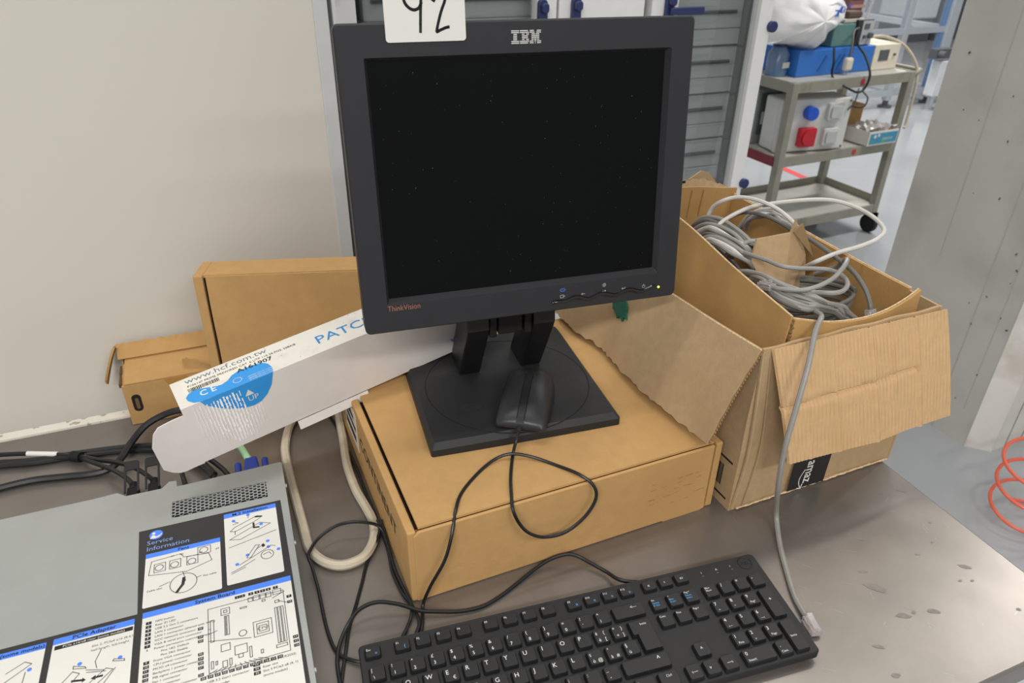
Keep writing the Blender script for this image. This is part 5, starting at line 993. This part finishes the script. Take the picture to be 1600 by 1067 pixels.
cable('thin_cable', [at(606, 858, .004), at(600, 833, .012), at(590, 821, .018), at(570.5, 816, .024), at(546, 816, .026), at(522, 823, .022), at(497.5, 841, .017), at(484, 861, .0165), at(482.5, 872, .016), at(487, 884, .013), at(497, 919, .008), at(505.5, 961, .004), at(513, 990, .003), at(522, 1012, .003), at(534, 1025, .003), at(556.6, 1033, .004), at(575, 1034, .004)], .0019, cab_k, 'thin black cable arching over the beige loop to the keyboard left end')
z4 = lambda x, y, z: at(x / 2.3875, 620 + y / 2.3875, z)
cable('power_cable', [z4(760, 40, .04), z4(665, 50, .042), z4(600, 72, .036), z4(540, 110, .028), z4(490, 170, .018), z4(450, 232, .012), z4(405, 270, .008), z4(340, 288, .006), z4(240, 298, .005), z4(120, 312, .005), z4(0, 340, .005), z4(-90, 370, .005)], .0048, cab_k, 'thick black power cable rising from the table to the white carton')
cable('power_cable', [z4(-90, 262, .005), z4(0, 247, .005), z4(100, 240, .005), z4(270, 214, .005), z4(400, 196, .005), z4(520, 184, .006), z4(640, 186, .008), z4(690, 205, .010), z4(750, 240, .012), z4(800, 290, .018)], .0042, cab_k, 'black cable lying straight across behind the server, rear one of the pair')
cable('power_cable', [z4(-90, 275, .005), z4(0, 258, .005), z4(120, 248, .005), z4(280, 224, .0045), z4(420, 206, .0045), z4(540, 199, .005), z4(640, 206, .008), z4(700, 230, .010), z4(760, 265, .013), z4(795, 298, .02)], .0036, cab_k, 'black cable lying straight across behind the server, front one of the pair')
z8 = lambda x, y, z: at(150 + x / 5.714, 680 + y / 5.714, z)
cable('thin_cable', [z8(700, 60, .03), z8(712, 140, .028), z8(745, 260, .025), z8(790, 430, .024), z8(800, 480, .022)], .0026, cab_k, 'black cable dropping from the white carton to the server back, left strand')
cable('thin_cable', [z8(770, 170, .02), z8(752, 250, .022), z8(775, 350, .024), z8(800, 430, .025), z8(806, 480, .023)], .0024, cab_k, 'black cable dropping from the white carton to the server back, right strand')
cable('thin_cable', [z8(900, 230, .012), z8(960, 280, .013), z8(1020, 330, .016), z8(1060, 390, .02)], .0034, cab_k, 'black cable entering the server back left of the green cable, outer strand')
cable('thin_cable', [z8(1010, 210, .012), z8(1080, 260, .013), z8(1140, 310, .016), z8(1185, 360, .02)], .0034, cab_k, 'black cable entering the server back left of the green cable, inner strand')
def dac(pts, tabq, label):
    o = thing('data_cable', label, 'cable', Matrix.Translation(pts[0]))
    part('sheath', MB().tube(spline(pts, 8), .0031, 8), cab_k, o, sm=True)
    e = pts[-1]; M = frame(e.x, e.y, e.z - T, .366)
    part('connector', MB(M).box(-.0065, -.034, -.006, .0065, -.006, .004), blkm, o, bevel=.001)
    rb = part('strain_relief', MB(M).tube([(0, .004, 0), (0, -.008, 0)], [.0034, .0048], 10), rub, o, sm=True)
    for k in range(4): part('rib', MB(M).cyl((0, .003 - .003 * k, 0), (0, .0018 - .003 * k, 0), .0052, 10), rub, rb)
    P = lambda a, b, c: (a, b, c + .006 + (b + .02) * .25)
    part('pull_tab', MB(M).prism([(-.0085, -.02), (-.0085, .024), (-.0065, .0265), (.0065, .0265), (.0085, .024), (.0085, -.02), (.006, -.02), (.006, .013), (-.006, .013), (-.006, -.02)], 0, .0018, P=P), rub, o, bevel=.0005)
dac([z4(-90, 228, .008), z4(0, 216, .008), z4(120, 212, .009), z4(280, 220, .01), z4(360, 234, .012), z4(440, 245, .016), z4(500, 264, .022), z4(545, 290, .026), z4(577, 316, .027)], None, 'black data cable with pull tab, right of the two plugged into the server')
dac([z4(-90, 272, .006), z4(0, 255, .006), z4(120, 238, .006), z4(280, 226, .008), z4(350, 246, .012), z4(420, 272, .018), z4(470, 302, .025), z4(500, 332, .027)], None, 'black data cable with pull tab, left of the two plugged into the server')
single('cable_label', MB().tube([z4(102, 212, .0092), z4(216, 214, .0097)], .0036, 10), lab_w, 'white printed sleeve wrapped round a black data cable', 'label', loc=z4(102, 212, .0092), sm=True)
single('cable_tie', MB().tube([z4(270, 221, .0088), z4(302, 225, .009)], [.0075, .007], 12), blkm, 'black hook-and-loop tie holding the data cables together', 'cable tie', loc=z4(285, 222, .009), sm=True)
vgc = thing('video_cable', 'pale green video cable with a blue plug behind the server', 'cable', Matrix.Translation(z8(1390, 250, .03)))
part('sheath', MB().tube(spline([z8(1230, 20, .03), z8(1300, 120, .03), z8(1345, 190, .03), z8(1385, 245, .029)], 6), .0046, 10), mat('green_sheath', '#9cc79a', .5, var=.05), vgc, sm=True)
e = z8(1390, 262, .028); M = frame(e.x, e.y, e.z - T, .366); vb = mat('video_blue', '#24419c', .45)
part('hood', MB(M).hexa([(-.010, -.022, -.007), (.010, -.022, -.007), (.0075, .010, -.006), (-.0075, .010, -.006), (-.010, -.022, .007), (.010, -.022, .007), (.0075, .010, .006), (-.0075, .010, .006)]).box(-.0165, -.026, -.0072, .0165, -.02, .0072), vb, vgc, bevel=.0025)
for x in (-.0165, .0165): part('thumbscrew', MB(M).cyl((x, -.022, 0), (x, .006, 0), .0042, 12), vb, vgc, bevel=.0012)
# ------------------------------------------------------------------ orange coiled air hose
hc = at(1599, 768, -T + .1); pts = []
for i in range(24 * 6):
    t = i / 24; pts.append(Vector((hc.x + .004 * t, hc.y - .004 * t, .225 - .074 * t)) + Vector((.083 * math.cos(2 * math.pi * t + 1), .083 * math.sin(2 * math.pi * t + 1), .010 * math.sin(2 * math.pi * t + 1.5))))
pts = [p for p in pts if p.z > .006]
pts = [pts[0] + Vector((.5, .25, .25)), pts[0] + Vector((.2, .12, .13))] + pts
single('air_hose', MB().tube(spline(pts, 2), .0052, 8), mat('hose_orange', '#e2674c', .35, var=.04, spec=.5), 'orange coiled air hose springing over the floor right of the workbench', 'hose', loc=pts[-1], sm=True)
